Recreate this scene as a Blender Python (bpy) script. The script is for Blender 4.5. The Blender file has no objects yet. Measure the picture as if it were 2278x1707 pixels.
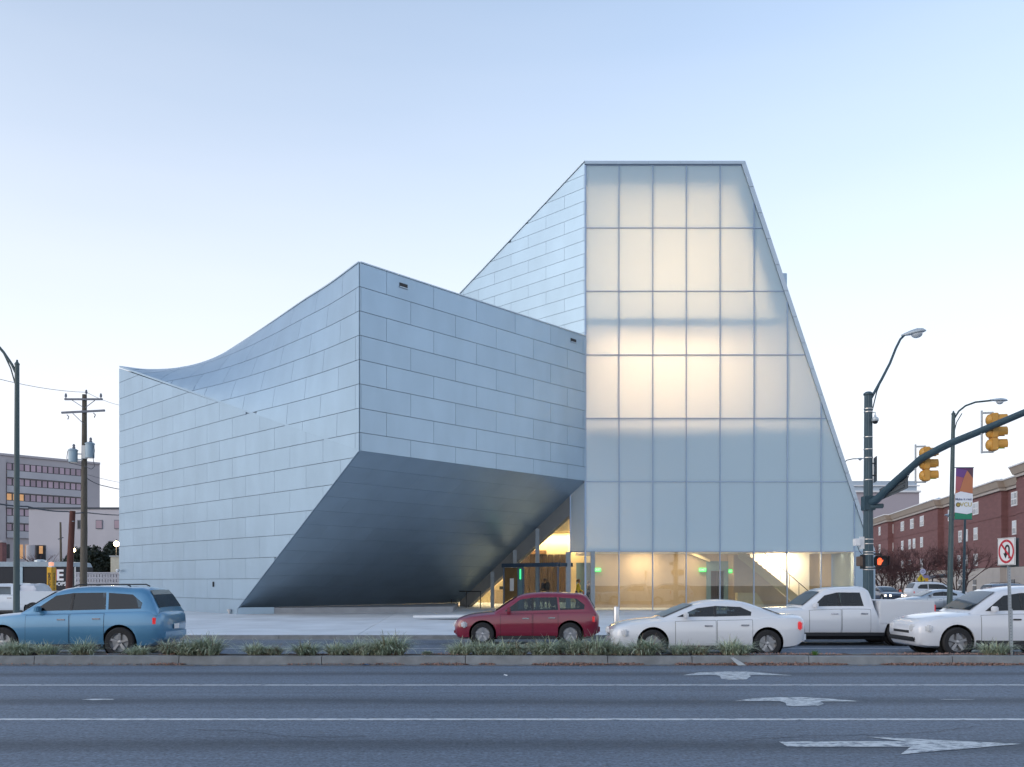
import bpy, bmesh, math, random
from mathutils import Vector, Matrix
random.seed(7)
SC = bpy.context.scene
COL = SC.collection
PI = math.pi
# ------------------------------------------------------------------ camera, sky, sun, exposure
F = 1915.0; CX = 1139.0; HY = 1295.0; CH = 1.8
cam = bpy.data.cameras.new('camera'); CAM = bpy.data.objects.new('camera', cam); COL.objects.link(CAM)
CAM.location = (0, 0, CH); CAM.rotation_euler = (PI/2, 0, 0)
cam.sensor_width = 36.0; cam.lens = 36.0*F/2278.0; cam.shift_y = (HY-853.5)/2278.0
cam.clip_start = 0.1; cam.clip_end = 4000
SC.camera = CAM
SUN_EL, SUN_ROT = math.radians(8), math.radians(235)
W = bpy.data.worlds.new('World'); SC.world = W; W.use_nodes = True
wn = W.node_tree; bg = wn.nodes['Background']; bg.inputs['Strength'].default_value = 0.1
sky = wn.nodes.new('ShaderNodeTexSky'); sky.sky_type = 'NISHITA'; sky.sun_disc = False
sky.sun_elevation = SUN_EL; sky.sun_rotation = SUN_ROT; sky.dust_density = 1.6; sky.ozone_density = 2.6
# twilight haze: the sky pales towards the horizon all the way round
tc = wn.nodes.new('ShaderNodeTexCoord'); sx = wn.nodes.new('ShaderNodeSeparateXYZ')
wn.links.new(tc.outputs['Generated'], sx.inputs[0])
def wmath(op, a, b=None, clamp=False):
    n = wn.nodes.new('ShaderNodeMath'); n.operation = op; n.use_clamp = clamp
    for i, v in enumerate((a, b)):
        if v is None: continue
        if isinstance(v, (int, float)): n.inputs[i].default_value = v
        else: wn.links.new(v, n.inputs[i])
    return n.outputs[0]
zc = wmath('MAXIMUM', sx.outputs['Z'], 0.0)
fac = wmath('EXPONENT', wmath('MULTIPLY', wmath('POWER', wmath('MULTIPLY', zc, 1/0.50), 2.0), -1.0))
nz = wn.nodes.new('ShaderNodeTexNoise'); nz.inputs['Scale'].default_value = 2.2; nz.inputs['Detail'].default_value = 3
mp = wn.nodes.new('ShaderNodeMapping'); mp.inputs['Scale'].default_value = (1, 1, 6)
wn.links.new(tc.outputs['Generated'], mp.inputs[0]); wn.links.new(mp.outputs[0], nz.inputs['Vector'])
fac = wmath('ADD', wmath('MULTIPLY', fac, 0.97), wmath('MULTIPLY', wmath('SUBTRACT', nz.outputs[0], 0.5), 0.10), True)
mixw = wn.nodes.new('ShaderNodeMix'); mixw.data_type = 'RGBA'
wn.links.new(fac, mixw.inputs[0]); tint = wn.nodes.new('ShaderNodeVectorMath'); tint.operation = 'MULTIPLY'; tint.inputs[1].default_value = (0.94, 0.86, 0.80)
wn.links.new(sky.outputs[0], tint.inputs[0]); wn.links.new(tint.outputs[0], mixw.inputs[6])
mixw.inputs[7].default_value = (2.02, 2.04, 2.19, 1)
wn.links.new(mixw.outputs[2], bg.inputs['Color'])
sun = bpy.data.lights.new('sun', 'SUN'); sun.energy = 0.12; sun.angle = math.radians(40); sun.color = (1.0, 0.93, 0.84)
SUN = bpy.data.objects.new('sun', sun); COL.objects.link(SUN); SUN.location = (-40, -60, 40)
SUN.rotation_euler = Vector((0.86, 0.36, -0.33)).to_track_quat('-Z', 'Y').to_euler()
SC.view_settings.view_transform = 'Standard'; SC.view_settings.look = 'None'
SC.view_settings.exposure = 2.46; SC.view_settings.gamma = 1.0
SC.render.engine = 'CYCLES'; SC.cycles.use_denoising = True
SC.cycles.max_bounces = 8; SC.cycles.transparent_max_bounces = 12; SC.cycles.caustics_reflective = False; SC.cycles.caustics_refractive = False

# ------------------------------------------------------------------ helpers
def at(px, py, D):
    "world point seen at photograph pixel (px, py) at depth D"
    return Vector(((px-CX)/F*D, D, CH+(HY-py)/F*D))
def gx(px, D): return (px-CX)/F*D
def gz(py, D): return CH+(HY-py)/F*D
def on_ground(px, py, z=0.0):
    D = (CH-z)*F/(py-HY); return Vector((gx(px, D), D, z))

def M(name, col, rough=0.6, metal=0.0, var=0.10, scale=6.0, bump=0.0, emit=None, estr=1.0, coat=0.0, objrand=0.0, spec=0.5, stretch=None, bscale=None, trans=0.0):
    m = bpy.data.materials.new(name); m.use_nodes = True; nt = m.node_tree
    p = nt.nodes['Principled BSDF']
    p.inputs['Roughness'].default_value = rough; p.inputs['Metallic'].default_value = metal
    p.inputs['Specular IOR Level'].default_value = spec; p.inputs['Coat Weight'].default_value = coat
    if emit:
        p.inputs['Emission Color'].default_value = (*emit, 1); p.inputs['Emission Strength'].default_value = estr
    t = nt.nodes.new('ShaderNodeTexCoord'); src = t.outputs['Object']
    if stretch:
        mpn = nt.nodes.new('ShaderNodeMapping'); mpn.inputs['Scale'].default_value = stretch
        nt.links.new(src, mpn.inputs[0]); src = mpn.outputs[0]
    n = nt.nodes.new('ShaderNodeTexNoise'); n.inputs['Scale'].default_value = scale; n.inputs['Detail'].default_value = 5
    nt.links.new(src, n.inputs['Vector'])
    mr = nt.nodes.new('ShaderNodeMapRange'); mr.inputs[1].default_value = 0.25; mr.inputs[2].default_value = 0.75
    mr.inputs[3].default_value = 1-var; mr.inputs[4].default_value = 1+var
    nt.links.new(n.outputs[0], mr.inputs[0]); val = mr.outputs[0]
    if objrand:
        oi = nt.nodes.new('ShaderNodeObjectInfo'); m2 = nt.nodes.new('ShaderNodeMapRange')
        m2.inputs[3].default_value = 1-objrand; m2.inputs[4].default_value = 1+objrand
        nt.links.new(oi.outputs['Random'], m2.inputs[0])
        mu = nt.nodes.new('ShaderNodeMath'); mu.operation = 'MULTIPLY'
        nt.links.new(val, mu.inputs[0]); nt.links.new(m2.outputs[0], mu.inputs[1]); val = mu.outputs[0]
    vm = nt.nodes.new('ShaderNodeVectorMath'); vm.operation = 'SCALE'; vm.inputs[0].default_value = col
    nt.links.new(val, vm.inputs['Scale']); nt.links.new(vm.outputs[0], p.inputs['Base Color'])
    if bump:
        b = nt.nodes.new('ShaderNodeBump'); b.inputs['Strength'].default_value = bump; b.inputs['Distance'].default_value = 0.02
        nb = nt.nodes.new('ShaderNodeTexNoise'); nb.inputs['Scale'].default_value = bscale or scale*4; nb.inputs['Detail'].default_value = 4
        nt.links.new(src, nb.inputs['Vector']); nt.links.new(nb.outputs[0], b.inputs['Height']); nt.links.new(b.outputs[0], p.inputs['Normal'])
    return m

class MB:
    def __init__(s): s.v = []; s.f = []
    def add(s, vs, fs):
        o = len(s.v); s.v += [Vector(a) for a in vs]; s.f += [tuple(i+o for i in f) for f in fs]; return s
    def box(s, x0, x1, y0, y1, z0, z1):
        return s.add([(x0,y0,z0),(x1,y0,z0),(x1,y1,z0),(x0,y1,z0),(x0,y0,z1),(x1,y0,z1),(x1,y1,z1),(x0,y1,z1)],
                     [(3,2,1,0),(4,5,6,7),(0,1,5,4),(1,2,6,5),(2,3,7,6),(3,0,4,7)])
    def obox(s, c, ux, uy, uz, hx, hy, hz):
        "box with centre c, axes ux uy uz and half sizes"
        c = Vector(c); a = Vector(ux)*hx; b = Vector(uy)*hy; d = Vector(uz)*hz
        vs = [c+i*a+j*b+k*d for k in (-1,1) for i, j in ((-1,-1),(1,-1),(1,1),(-1,1))]
        return s.add(vs, [(3,2,1,0),(4,5,6,7),(0,1,5,4),(1,2,6,5),(2,3,7,6),(3,0,4,7)])
    def bar(s, a, b, w, h=None, up=(0,0,1)):
        a = Vector(a); b = Vector(b); h = h or w; d = (b-a); L = d.length; d.normalize()
        up = Vector(up)
        if abs(d.dot(up)) > 0.99: up = Vector((0,1,0))
        x = d.cross(up).normalized(); y = x.cross(d).normalized()
        return s.obox((a+b)/2, x, y, d, w/2, h/2, L/2)
    def tube(s, pts, rad, n=8, cap=True):
        pts = [Vector(p) for p in pts]
        if not isinstance(rad, (list, tuple)): rad = [rad]*len(pts)
        o = len(s.v); prev = None
        for i, p in enumerate(pts):
            d = (pts[min(i+1, len(pts)-1)]-pts[max(i-1, 0)]).normalized()
            if prev is None:
                u = Vector((0,0,1)) if abs(d.z) < 0.9 else Vector((0,1,0))
                x = d.cross(u).normalized()
            else:
                x = (prev-d*prev.dot(d)).normalized()
            prev = x; y = d.cross(x)
            for k in range(n):
                a = 2*PI*k/n; s.v.append(p+(x*math.cos(a)+y*math.sin(a))*rad[i])
        for i in range(len(pts)-1):
            for k in range(n):
                k2 = (k+1) % n
                s.f.append((o+i*n+k, o+i*n+k2, o+(i+1)*n+k2, o+(i+1)*n+k))
        if cap:
            s.f.append(tuple(o+k for k in reversed(range(n)))); s.f.append(tuple(o+(len(pts)-1)*n+k for k in range(n)))
        return s
    def prism(s, poly, ext):
        "polygon (3D points) extruded by vector ext"
        n = len(poly); e = Vector(ext); poly = [Vector(p) for p in poly]
        return s.add(poly+[p+e for p in poly], [tuple(range(n)), tuple(reversed(range(n, 2*n)))] + [(i, i+n, (i+1) % n+n, (i+1) % n) for i in range(n)])
    def lathe(s, prof, c=(0,0,0), axis='z', n=16):
        c = Vector(c); o = len(s.v); m = len(prof)
        for k in range(n):
            a = 2*PI*k/n
            for r, h in prof:
                if axis == 'z': p = Vector((r*math.cos(a), r*math.sin(a), h))
                elif axis == 'y': p = Vector((r*math.cos(a), h, r*math.sin(a)))
                else: p = Vector((h, r*math.cos(a), r*math.sin(a)))
                s.v.append(c+p)
        for k in range(n):
            k2 = (k+1) % n
            for i in range(m-1):
                s.f.append((o+k*m+i, o+k2*m+i, o+k2*m+i+1, o+k*m+i+1))
        return s

def wloc(p):
    v = Vector((0,0,0))
    while p is not None: v += p.location; p = p.parent
    return v
def obj(name, mb, mat, parent=None, smooth=False, bevel=0.0, recalc=True, weld=False, kind=None, angle=40):
    me = bpy.data.meshes.new(name); off = wloc(parent)
    me.from_pydata([v-off for v in mb.v], [], mb.f)
    if recalc or weld or bevel:
        bm = bmesh.new(); bm.from_mesh(me)
        if weld: bmesh.ops.remove_doubles(bm, verts=bm.verts, dist=1e-4)
        if recalc: bmesh.ops.recalc_face_normals(bm, faces=bm.faces)
        if bevel: bmesh.ops.bevel(bm, geom=list(bm.edges), offset=bevel, segments=2, affect='EDGES', clamp_overlap=True)
        bm.to_mesh(me); bm.free()
    mats = mat if isinstance(mat, (list, tuple)) else [mat]
    for m in mats: me.materials.append(m)
    if smooth:
        me.shade_smooth()
        if angle < 180: me.set_sharp_from_angle(angle=math.radians(angle))
    o = bpy.data.objects.new(name, me); COL.objects.link(o)
    if parent is not None: o.parent = parent
    if kind: o['kind'] = kind
    return o
def empty(name, loc=(0,0,0), kind=None):
    o = bpy.data.objects.new(name, None); COL.objects.link(o); o.location = loc; o.empty_display_size = 0.3
    if kind: o['kind'] = kind
    return o
def tag(o, label, cat, group=None):
    o['label'] = label; o['category'] = cat
    if group: o['group'] = group
    return o
def thing(name, label, cat, loc=(0,0,0), group=None): return tag(empty(name, loc), label, cat, group)
def dup(o, loc=None, rz=None, label=None, group=None, parent=None, scale=None):
    c = o.copy(); COL.objects.link(c)
    if parent is not None: c.parent = parent
    if loc is not None: c.location = loc
    if rz is not None: c.rotation_euler = (0, 0, rz)
    if scale is not None: c.scale = scale
    if label: c['label'] = label
    if group: c['group'] = group
    for ch in list(o.children): dup(ch, parent=c)
    return c
def text_mb(txt, size, extrude=0.004, bold=0.0, align='CENTER'):
    cu = bpy.data.curves.new('t', 'FONT'); cu.body = txt; cu.size = size; cu.extrude = extrude; cu.offset = bold
    cu.align_x = align; cu.align_y = 'CENTER'; cu.resolution_u = 3
    o = bpy.data.objects.new('t', cu); COL.objects.link(o)
    dg = bpy.context.evaluated_depsgraph_get(); me = o.evaluated_get(dg).to_mesh()
    mb = MB().add([v.co.copy() for v in me.vertices], [tuple(p.vertices) for p in me.polygons])
    o.evaluated_get(dg).to_mesh_clear(); bpy.data.objects.remove(o); bpy.data.curves.remove(cu)
    return mb
def place(mb, origin, ux, uy, uz):
    "map local x,y,z of mb on to the given axes"
    o = Vector(origin); ux, uy, uz = Vector(ux), Vector(uy), Vector(uz)
    mb.v = [o+ux*p.x+uy*p.y+uz*p.z for p in mb.v]; return mb
def clip_rect(poly, x0, x1, y0, y1):
    def cl(ps, ins, inter):
        out = []
        for i, c in enumerate(ps):
            p = ps[i-1]
            if ins(c):
                if not ins(p): out.append(inter(p, c))
                out.append(c)
            elif ins(p): out.append(inter(p, c))
        return out
    def ix(x): return lambda p, c: (x, p[1]+(c[1]-p[1])*(x-p[0])/(c[0]-p[0]))
    def iy(y): return lambda p, c: (p[0]+(c[0]-p[0])*(y-p[1])/(c[1]-p[1]), y)
    for ins, inter in ((lambda q: q[0] >= x0, ix(x0)), (lambda q: q[0] <= x1, ix(x1)), (lambda q: q[1] >= y0, iy(y0)), (lambda q: q[1] <= y1, iy(y1))):
        poly = cl(poly, ins, inter)
        if len(poly) < 3: return []
    return poly
def area2(p): return abs(sum(p[i-1][0]*p[i][1]-p[i][0]*p[i-1][1] for i in range(len(p))))/2

# ------------------------------------------------------------------ materials
mt = {}
mt['zinc'] = M('zinc', (0.335, 0.445, 0.545), 0.36, 0.65, 0.06, 1.0, 0.05, objrand=0.03, bscale=0.5, stretch=(1, 1, .45))
mt['zinc_back'] = M('zinc_joint', (0.21, 0.28, 0.36), 0.8)
mt['coping'] = M('coping_metal', (0.45, 0.53, 0.60), 0.4, 0.6, 0.04, 2)
mt['mullion'] = M('mullion_alu', (0.33, 0.43, 0.58), 0.4, 0.5, 0.04, 4)
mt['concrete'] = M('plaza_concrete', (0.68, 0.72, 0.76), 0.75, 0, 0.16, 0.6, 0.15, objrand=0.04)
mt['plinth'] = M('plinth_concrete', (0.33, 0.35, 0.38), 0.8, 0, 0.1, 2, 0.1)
mt['kerb'] = M('kerb_concrete', (0.215, 0.23, 0.24), 0.85, 0, 0.22, 3.5, 0.4, objrand=0.10)
mt['ground'] = M('ground_far', (0.13, 0.13, 0.13), 0.9, 0, 0.15, 0.2)
mt['soil'] = M('soil_mulch', (0.10, 0.065, 0.05), 0.95, 0, 0.45, 14, 0.6)
mt['steel'] = M('brushed_steel', (0.55, 0.55, 0.56), 0.3, 0.9, 0.05, 8)
mt['galv'] = M('galvanised', (0.42, 0.45, 0.47), 0.45, 0.7, 0.08, 10)
mt['pole'] = M('green_pole_paint', (0.04, 0.08, 0.105), 0.45, 0.1, 0.12, 3)
mt['pole2'] = M('olive_pole_paint', (0.06, 0.095, 0.10), 0.5, 0.1, 0.12, 3)
mt['black'] = M('black_plastic', (0.012, 0.013, 0.016), 0.5)
mt['rubber'] = M('rubber', (0.018, 0.018, 0.02), 0.8)
mt['wood'] = M('pole_wood', (0.13, 0.11, 0.085), 0.9, 0, 0.35, 5, 0.4, stretch=(6, 6, 0.5))
mt['wood2'] = M('red_pole_wood', (0.12, 0.045, 0.035), 0.9, 0, 0.35, 5, 0.4, stretch=(6, 6, 0.5))
mt['grayw'] = M('crossarm_wood', (0.20, 0.21, 0.24), 0.9, 0, 0.2, 5)
mt['transf'] = M('transformer_paint', (0.36, 0.46, 0.52), 0.5, 0.2, 0.06, 3)
mt['signal'] = M('signal_yellow', (0.62, 0.32, 0.06), 0.45, 0, 0.08, 3)
mt['signwhite'] = M('sign_white', (0.80, 0.80, 0.80), 0.4, 0, 0.03, 4)
mt['signred'] = M('sign_red', (0.55, 0.03, 0.05), 0.4, 0, 0.05, 4)
mt['signblack'] = M('sign_black', (0.015, 0.015, 0.015), 0.4)
mt['signback'] = M('sign_back', (0.10, 0.115, 0.125), 0.6, 0.4, 0.1, 5)
mt['brown'] = M('brown_box', (0.14, 0.095, 0.07), 0.6)
mt['handred'] = M('hand_led', (0.9, 0.1, 0.03), 0.5, emit=(1.0, 0.10, 0.03), estr=0.35)
mt['white'] = M('white_paint', (0.78, 0.79, 0.80), 0.5, 0, 0.04, 3)
mt['yellow'] = M('kiosk_yellow', (0.80, 0.42, 0.02), 0.45, 0, 0.05, 3)
mt['orange'] = M('safety_orange', (0.85, 0.12, 0.03), 0.5, 0, 0.05, 3)
mt['brick'] = M('red_brick', (0.205, 0.098, 0.098), 0.85, 0, 0.14, 0.8, 0.2, stretch=(1, 1, 4))
mt['tan'] = M('tan_stone', (0.48, 0.44, 0.41), 0.8, 0, 0.08, 1.0)
mt['cornice'] = M('cornice_tan', (0.47, 0.40, 0.34), 0.7, 0, 0.05, 1.0)
mt['winframe'] = M('window_white', (0.75, 0.76, 0.78), 0.5, 0, 0.03, 3)
mt['winglass'] = M('window_glass', (0.10, 0.13, 0.16), 0.12, 0.0, 0.35, 0.5, spec=0.9)
mt['blind'] = M('window_blind', (0.62, 0.66, 0.70), 0.6, 0, 0.08, 2, objrand=0.15)
mt['pinkpane'] = M('pink_window_blind', (0.46, 0.34, 0.40), 0.45, 0, 0.12, 0.3, objrand=0.22)
mt['litpane'] = M('lit_pane', (0.5, 0.3, 0.15), 0.5, emit=(1.0, 0.5, 0.2), estr=0.07, var=0.3, scale=0.8)
mt['conc_bld'] = M('old_concrete', (0.46, 0.43, 0.45), 0.85, 0, 0.10, 0.15, 0.05)
mt['conc_spd'] = M('spandrel_concrete', (0.50, 0.49, 0.52), 0.85, 0, 0.10, 0.2)
mt['conc_lt'] = M('painted_block', (0.54, 0.52, 0.56), 0.85, 0, 0.08, 0.2, 0.05)
mt['darkgl'] = M('dark_window', (0.03, 0.035, 0.045), 0.2, 0, 0.2, 0.5)
mt['leafdark'] = M('evergreen_leaf', (0.022, 0.036, 0.026), 0.7, 0, 0.6, 2.5, objrand=0.2)
mt['bark'] = M('bark', (0.085, 0.055, 0.052), 0.9, 0, 0.3, 6)
mt['twig'] = M('twig_red', (0.115, 0.062, 0.062), 0.9, 0, 0.25, 3)
mt['blade1'] = M('liriope_blade', (0.27, 0.34, 0.24), 0.5, 0, 0.35, 9)
mt['blade2'] = M('liriope_pale', (0.62, 0.68, 0.50), 0.5, 0, 0.25, 9)
mt['blade3'] = M('liriope_dry', (0.24, 0.19, 0.13), 0.7, 0, 0.35, 9)
mt['weed'] = M('weed_green', (0.10, 0.22, 0.04), 0.6, 0, 0.3, 9)
mt['litter'] = M('leaf_litter', (0.33, 0.20, 0.16), 0.9, 0, 0.5, 30)
mt['lampglow'] = M('lamp_globe', (0.9, 0.8, 0.6), 0.4, emit=(1.0, 0.75, 0.45), estr=3.0)
mt['headglow'] = M('headlamp_lit', (0.9, 0.9, 0.9), 0.2, emit=(1.0, 0.80, 0.62), estr=1.6)
mt['lamphead'] = M('luminaire_grey', (0.50, 0.56, 0.60), 0.4, 0.3, 0.05, 3)
mt['lens'] = M('lamp_lens', (0.55, 0.60, 0.64), 0.15, 0, 0.1, 5, coat=0.5)
mt['bus'] = M('trailer_black', (0.016, 0.018, 0.024), 0.7, 0, 0.1, 1)
mt['wire'] = M('wire', (0.07, 0.08, 0.10), 0.7)
mt['purple'] = M('sign_purple', (0.30, 0.28, 0.50), 0.5)
mt['signyel'] = M('sign_yellow', (0.75, 0.55, 0.02), 0.5)

def road_mat(name, bands):
    m = bpy.data.materials.new(name); m.use_nodes = True; nt = m.node_tree; p = nt.nodes['Principled BSDF']
    t = nt.nodes.new('ShaderNodeTexCoord'); sep = nt.nodes.new('ShaderNodeSeparateXYZ'); nt.links.new(t.outputs['Object'], sep.inputs[0])
    def nz(scale, det, st=None):
        n = nt.nodes.new('ShaderNodeTexNoise'); n.inputs['Scale'].default_value = scale; n.inputs['Detail'].default_value = det
        if st:
            q = nt.nodes.new('ShaderNodeMapping'); q.inputs['Scale'].default_value = st; nt.links.new(t.outputs['Object'], q.inputs[0]); nt.links.new(q.outputs[0], n.inputs['Vector'])
        else: nt.links.new(t.outputs['Object'], n.inputs['Vector'])
        return n.outputs[0]
    def ma(op, a, b=None, c=None):
        n = nt.nodes.new('ShaderNodeMath'); n.operation = op
        for i, v in enumerate((a, b, c)):
            if v is None: continue
            if isinstance(v, (int, float)): n.inputs[i].default_value = v
            else: nt.links.new(v, n.inputs[i])
        return n.outputs[0]
    yy = ma('ADD', sep.outputs['Y'], ma('MULTIPLY', ma('SUBTRACT', nz(0.6, 4, (0.25, 1, 1)), 0.5), 0.7))
    tot = None
    for c, w, s in bands:
        d = ma('DIVIDE', ma('SUBTRACT', yy, c), w); g = ma('MULTIPLY', ma('EXPONENT', ma('MULTIPLY', ma('MULTIPLY', d, d), -1.0)), s)
        tot = g if tot is None else ma('ADD', tot, g)
    streak = nz(1.0, 6, (0.12, 3.5, 1))
    grain = nz(27.0, 3); grain2 = nz(150.0, 2); blot = nz(0.5, 5)
    v = ma('SUBTRACT', 1.06, tot)
    v = ma('MULTIPLY', v, ma('ADD', 0.72, ma('MULTIPLY', streak, 0.56)))
    v = ma('MULTIPLY', v, ma('ADD', 0.0, ma('MULTIPLY', grain, 2.0)))
    v = ma('MULTIPLY', v, ma('ADD', 0.45, ma('MULTIPLY', nz(9.0, 4, (1, 1.6, 1)), 1.1)))
    v = ma('MULTIPLY', v, ma('ADD', 0.62, ma('MULTIPLY', grain2, 0.76)))
    v = ma('MULTIPLY', v, ma('ADD', 0.82, ma('MULTIPLY', blot, 0.36)))
    # pale specks of aggregate
    vo = nt.nodes.new('ShaderNodeTexVoronoi'); vo.inputs['Scale'].default_value = 22; nt.links.new(t.outputs['Object'], vo.inputs['Vector'])
    sp = ma('LESS_THAN', vo.outputs['Distance'], 0.10)
    v = ma('ADD', v, ma('MULTIPLY', sp, 0.45))
    vm = nt.nodes.new('ShaderNodeVectorMath'); vm.operation = 'SCALE'; vm.inputs[0].default_value = ROADC
    nt.links.new(v, vm.inputs['Scale']); nt.links.new(vm.outputs[0], p.inputs['Base Color'])
    p.inputs['Roughness'].default_value = 0.72; p.inputs['Specular IOR Level'].default_value = 0.5
    b = nt.nodes.new('ShaderNodeBump'); b.inputs['Strength'].default_value = 0.35; b.inputs['Distance'].default_value = 0.01
    nt.links.new(grain2, b.inputs['Height']); nt.links.new(b.outputs[0], p.inputs['Normal'])
    return m
ROADC = (0.130, 0.158, 0.200)
mt['road'] = road_mat('asphalt_near', [(13.0, 0.42, 0.52), (16.85, 0.34, 0.50), (9.5, 0.45, 0.52), (5.8, 0.5, 0.3)])
mt['road2'] = road_mat('asphalt_far', [(21.3, 0.45, 0.28), (25.0, 0.45, 0.28)])

def paint_mat(name, col, wear):
    m = bpy.data.materials.new(name); m.use_nodes = True; nt = m.node_tree; p = nt.nodes['Principled BSDF']
    t = nt.nodes.new('ShaderNodeTexCoord')
    n = nt.nodes.new('ShaderNodeTexNoise'); n.inputs['Scale'].default_value = 9; n.inputs['Detail'].default_value = 8; n.inputs['Roughness'].default_value = 0.75
    q = nt.nodes.new('ShaderNodeMapping'); q.inputs['Scale'].default_value = (0.6, 1.6, 1); nt.links.new(t.outputs['Object'], q.inputs[0]); nt.links.new(q.outputs[0], n.inputs['Vector'])
    r = nt.nodes.new('ShaderNodeValToRGB'); r.color_ramp.elements[0].position = wear; r.color_ramp.elements[1].position = wear+0.10
    r.color_ramp.elements[0].color = (*ROADC, 1); r.color_ramp.elements[1].color = (*col, 1)
    nt.links.new(n.outputs[0], r.inputs[0]); nt.links.new(r.outputs[0], p.inputs['Base Color']); p.inputs['Roughness'].default_value = 0.7
    return m
mt['line'] = paint_mat('line_paint', (0.62, 0.64, 0.66), 0.39)
mt['arrow'] = paint_mat('arrow_paint', (0.62, 0.65, 0.66), 0.42)
mt['yline'] = paint_mat('yellow_paint', (0.42, 0.28, 0.14), 0.44)

# frosted channel glass: lets light through diffusely
def frosted():
    m = bpy.data.materials.new('frosted_glass'); m.use_nodes = True; nt = m.node_tree; nt.nodes.clear()
    out = nt.nodes.new('ShaderNodeOutputMaterial'); tr = nt.nodes.new('ShaderNodeBsdfTranslucent'); tr.inputs[0].default_value = (0.92, 0.92, 0.90, 1)
    df = nt.nodes.new('ShaderNodeBsdfDiffuse'); df.inputs[0].default_value = (0.66, 0.87, 0.99, 1)
    gl = nt.nodes.new('ShaderNodeBsdfGlossy'); gl.inputs['Roughness'].default_value = 0.22
    t = nt.nodes.new('ShaderNodeTexCoord'); n = nt.nodes.new('ShaderNodeTexNoise'); n.inputs['Scale'].default_value = 2.0
    q = nt.nodes.new('ShaderNodeMapping'); q.inputs['Scale'].default_value = (9, 1, 0.4); nt.links.new(t.outputs['Object'], q.inputs[0]); nt.links.new(q.outputs[0], n.inputs['Vector'])
    b = nt.nodes.new('ShaderNodeBump'); b.inputs['Strength'].default_value = 0.06; b.inputs['Distance'].default_value = 0.05; nt.links.new(n.outputs[0], b.inputs['Height']); nt.links.new(b.outputs[0], gl.inputs['Normal'])
    m1 = nt.nodes.new('ShaderNodeMixShader'); m1.inputs[0].default_value = 0.60; nt.links.new(tr.outputs[0], m1.inputs[1]); nt.links.new(df.outputs[0], m1.inputs[2])
    fr = nt.nodes.new('ShaderNodeFresnel'); fr.inputs[0].default_value = 1.5
    m2 = nt.nodes.new('ShaderNodeMixShader'); nt.links.new(fr.outputs[0], m2.inputs[0]); nt.links.new(m1.outputs[0], m2.inputs[1]); nt.links.new(gl.outputs[0], m2.inputs[2])
    nt.links.new(m2.outputs[0], out.inputs[0]); return m
mt['frost'] = frosted()
def clear_glass(name, tint, ior=1.5, rough=0.0):
    m = bpy.data.materials.new(name); m.use_nodes = True; nt = m.node_tree; nt.nodes.clear()
    out = nt.nodes.new('ShaderNodeOutputMaterial'); tr = nt.nodes.new('ShaderNodeBsdfTransparent'); tr.inputs[0].default_value = (*tint, 1)
    gl = nt.nodes.new('ShaderNodeBsdfGlossy'); gl.inputs['Roughness'].default_value = rough
    lw = nt.nodes.new('ShaderNodeLayerWeight'); lw.inputs[0].default_value = 0.5      # Schlick on the facing value: same on both sides of a thin pane
    pw = nt.nodes.new('ShaderNodeMath'); pw.operation = 'POWER'; pw.inputs[1].default_value = 5.0; nt.links.new(lw.outputs['Facing'], pw.inputs[0])
    ml = nt.nodes.new('ShaderNodeMath'); ml.operation = 'MULTIPLY_ADD'; r0 = ((ior-1)/(ior+1))**2*1.5
    ml.inputs[1].default_value = 1-r0; ml.inputs[2].default_value = r0; nt.links.new(pw.outputs[0], ml.inputs[0])
    mx = nt.nodes.new('ShaderNodeMixShader'); nt.links.new(ml.outputs[0], mx.inputs[0]); nt.links.new(tr.outputs[0], mx.inputs[1]); nt.links.new(gl.outputs[0], mx.inputs[2])
    nt.links.new(mx.outputs[0], out.inputs[0]); return m
mt['glass'] = clear_glass('clear_glass', (0.90, 0.93, 0.93), 1.6)

# ------------------------------------------------------------------ ground, roads
KY0, KY1 = 18.75, 19.60      # median
FK = 26.9                    # far kerb
def sheet(name, x0, x1, y0, y1, z, mat, parent=None, kind='structure', nx=1):
    return obj(name, MB().add([(x0,y0,z),(x1,y0,z),(x1,y1,z),(x0,y1,z)], [(0,1,2,3)]), mat, parent, recalc=False, kind=kind)
sheet('ground', -1500, 1500, -300, 2500, -0.03, mt['ground'])
sheet('road', -200, 200, -20, KY0+0.1, 0.0, mt['road'])
sheet('far_road', -200, 200, KY1-0.1, FK+0.05, 0.0, mt['road2'])
sheet('cross_street', 21.5, 42, FK+0.05, 220, 0.004, mt['road2'])
mk = obj('lane_line', MB().add([(-120,11.19,.004),(120,11.19,.004),(120,11.33,.004),(-120,11.33,.004)], [(0,1,2,3)]), mt['line'], recalc=False, kind='structure')
obj('lane_line', MB().add([(-120,14.86,.004),(120,15.02,.004),(120,15.16,.004),(-120,14.99,.004)], [(0,1,2,3)]), mt['line'], recalc=False, kind='structure')
obj('edge_line', MB().add([(-120,18.55,.004),(120,18.47,.004),(120,18.55,.004),(-120,18.63,.004)], [(0,1,2,3)]), mt['yline'], recalc=False, kind='structure')
obj('far_lane_line', MB().add([(-120,23.2,.004),(120,23.2,.004),(120,23.32,.004),(-120,23.32,.004)], [(0,1,2,3)]), mt['line'], recalc=False, kind='structure')
obj('gutter', MB().add([(-200,26.45,.006),(20,26.45,.006),(20,FK,.012),(-200,FK,.012)], [(0,1,2,3)]), mt['kerb'], recalc=False, kind='structure')
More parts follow.
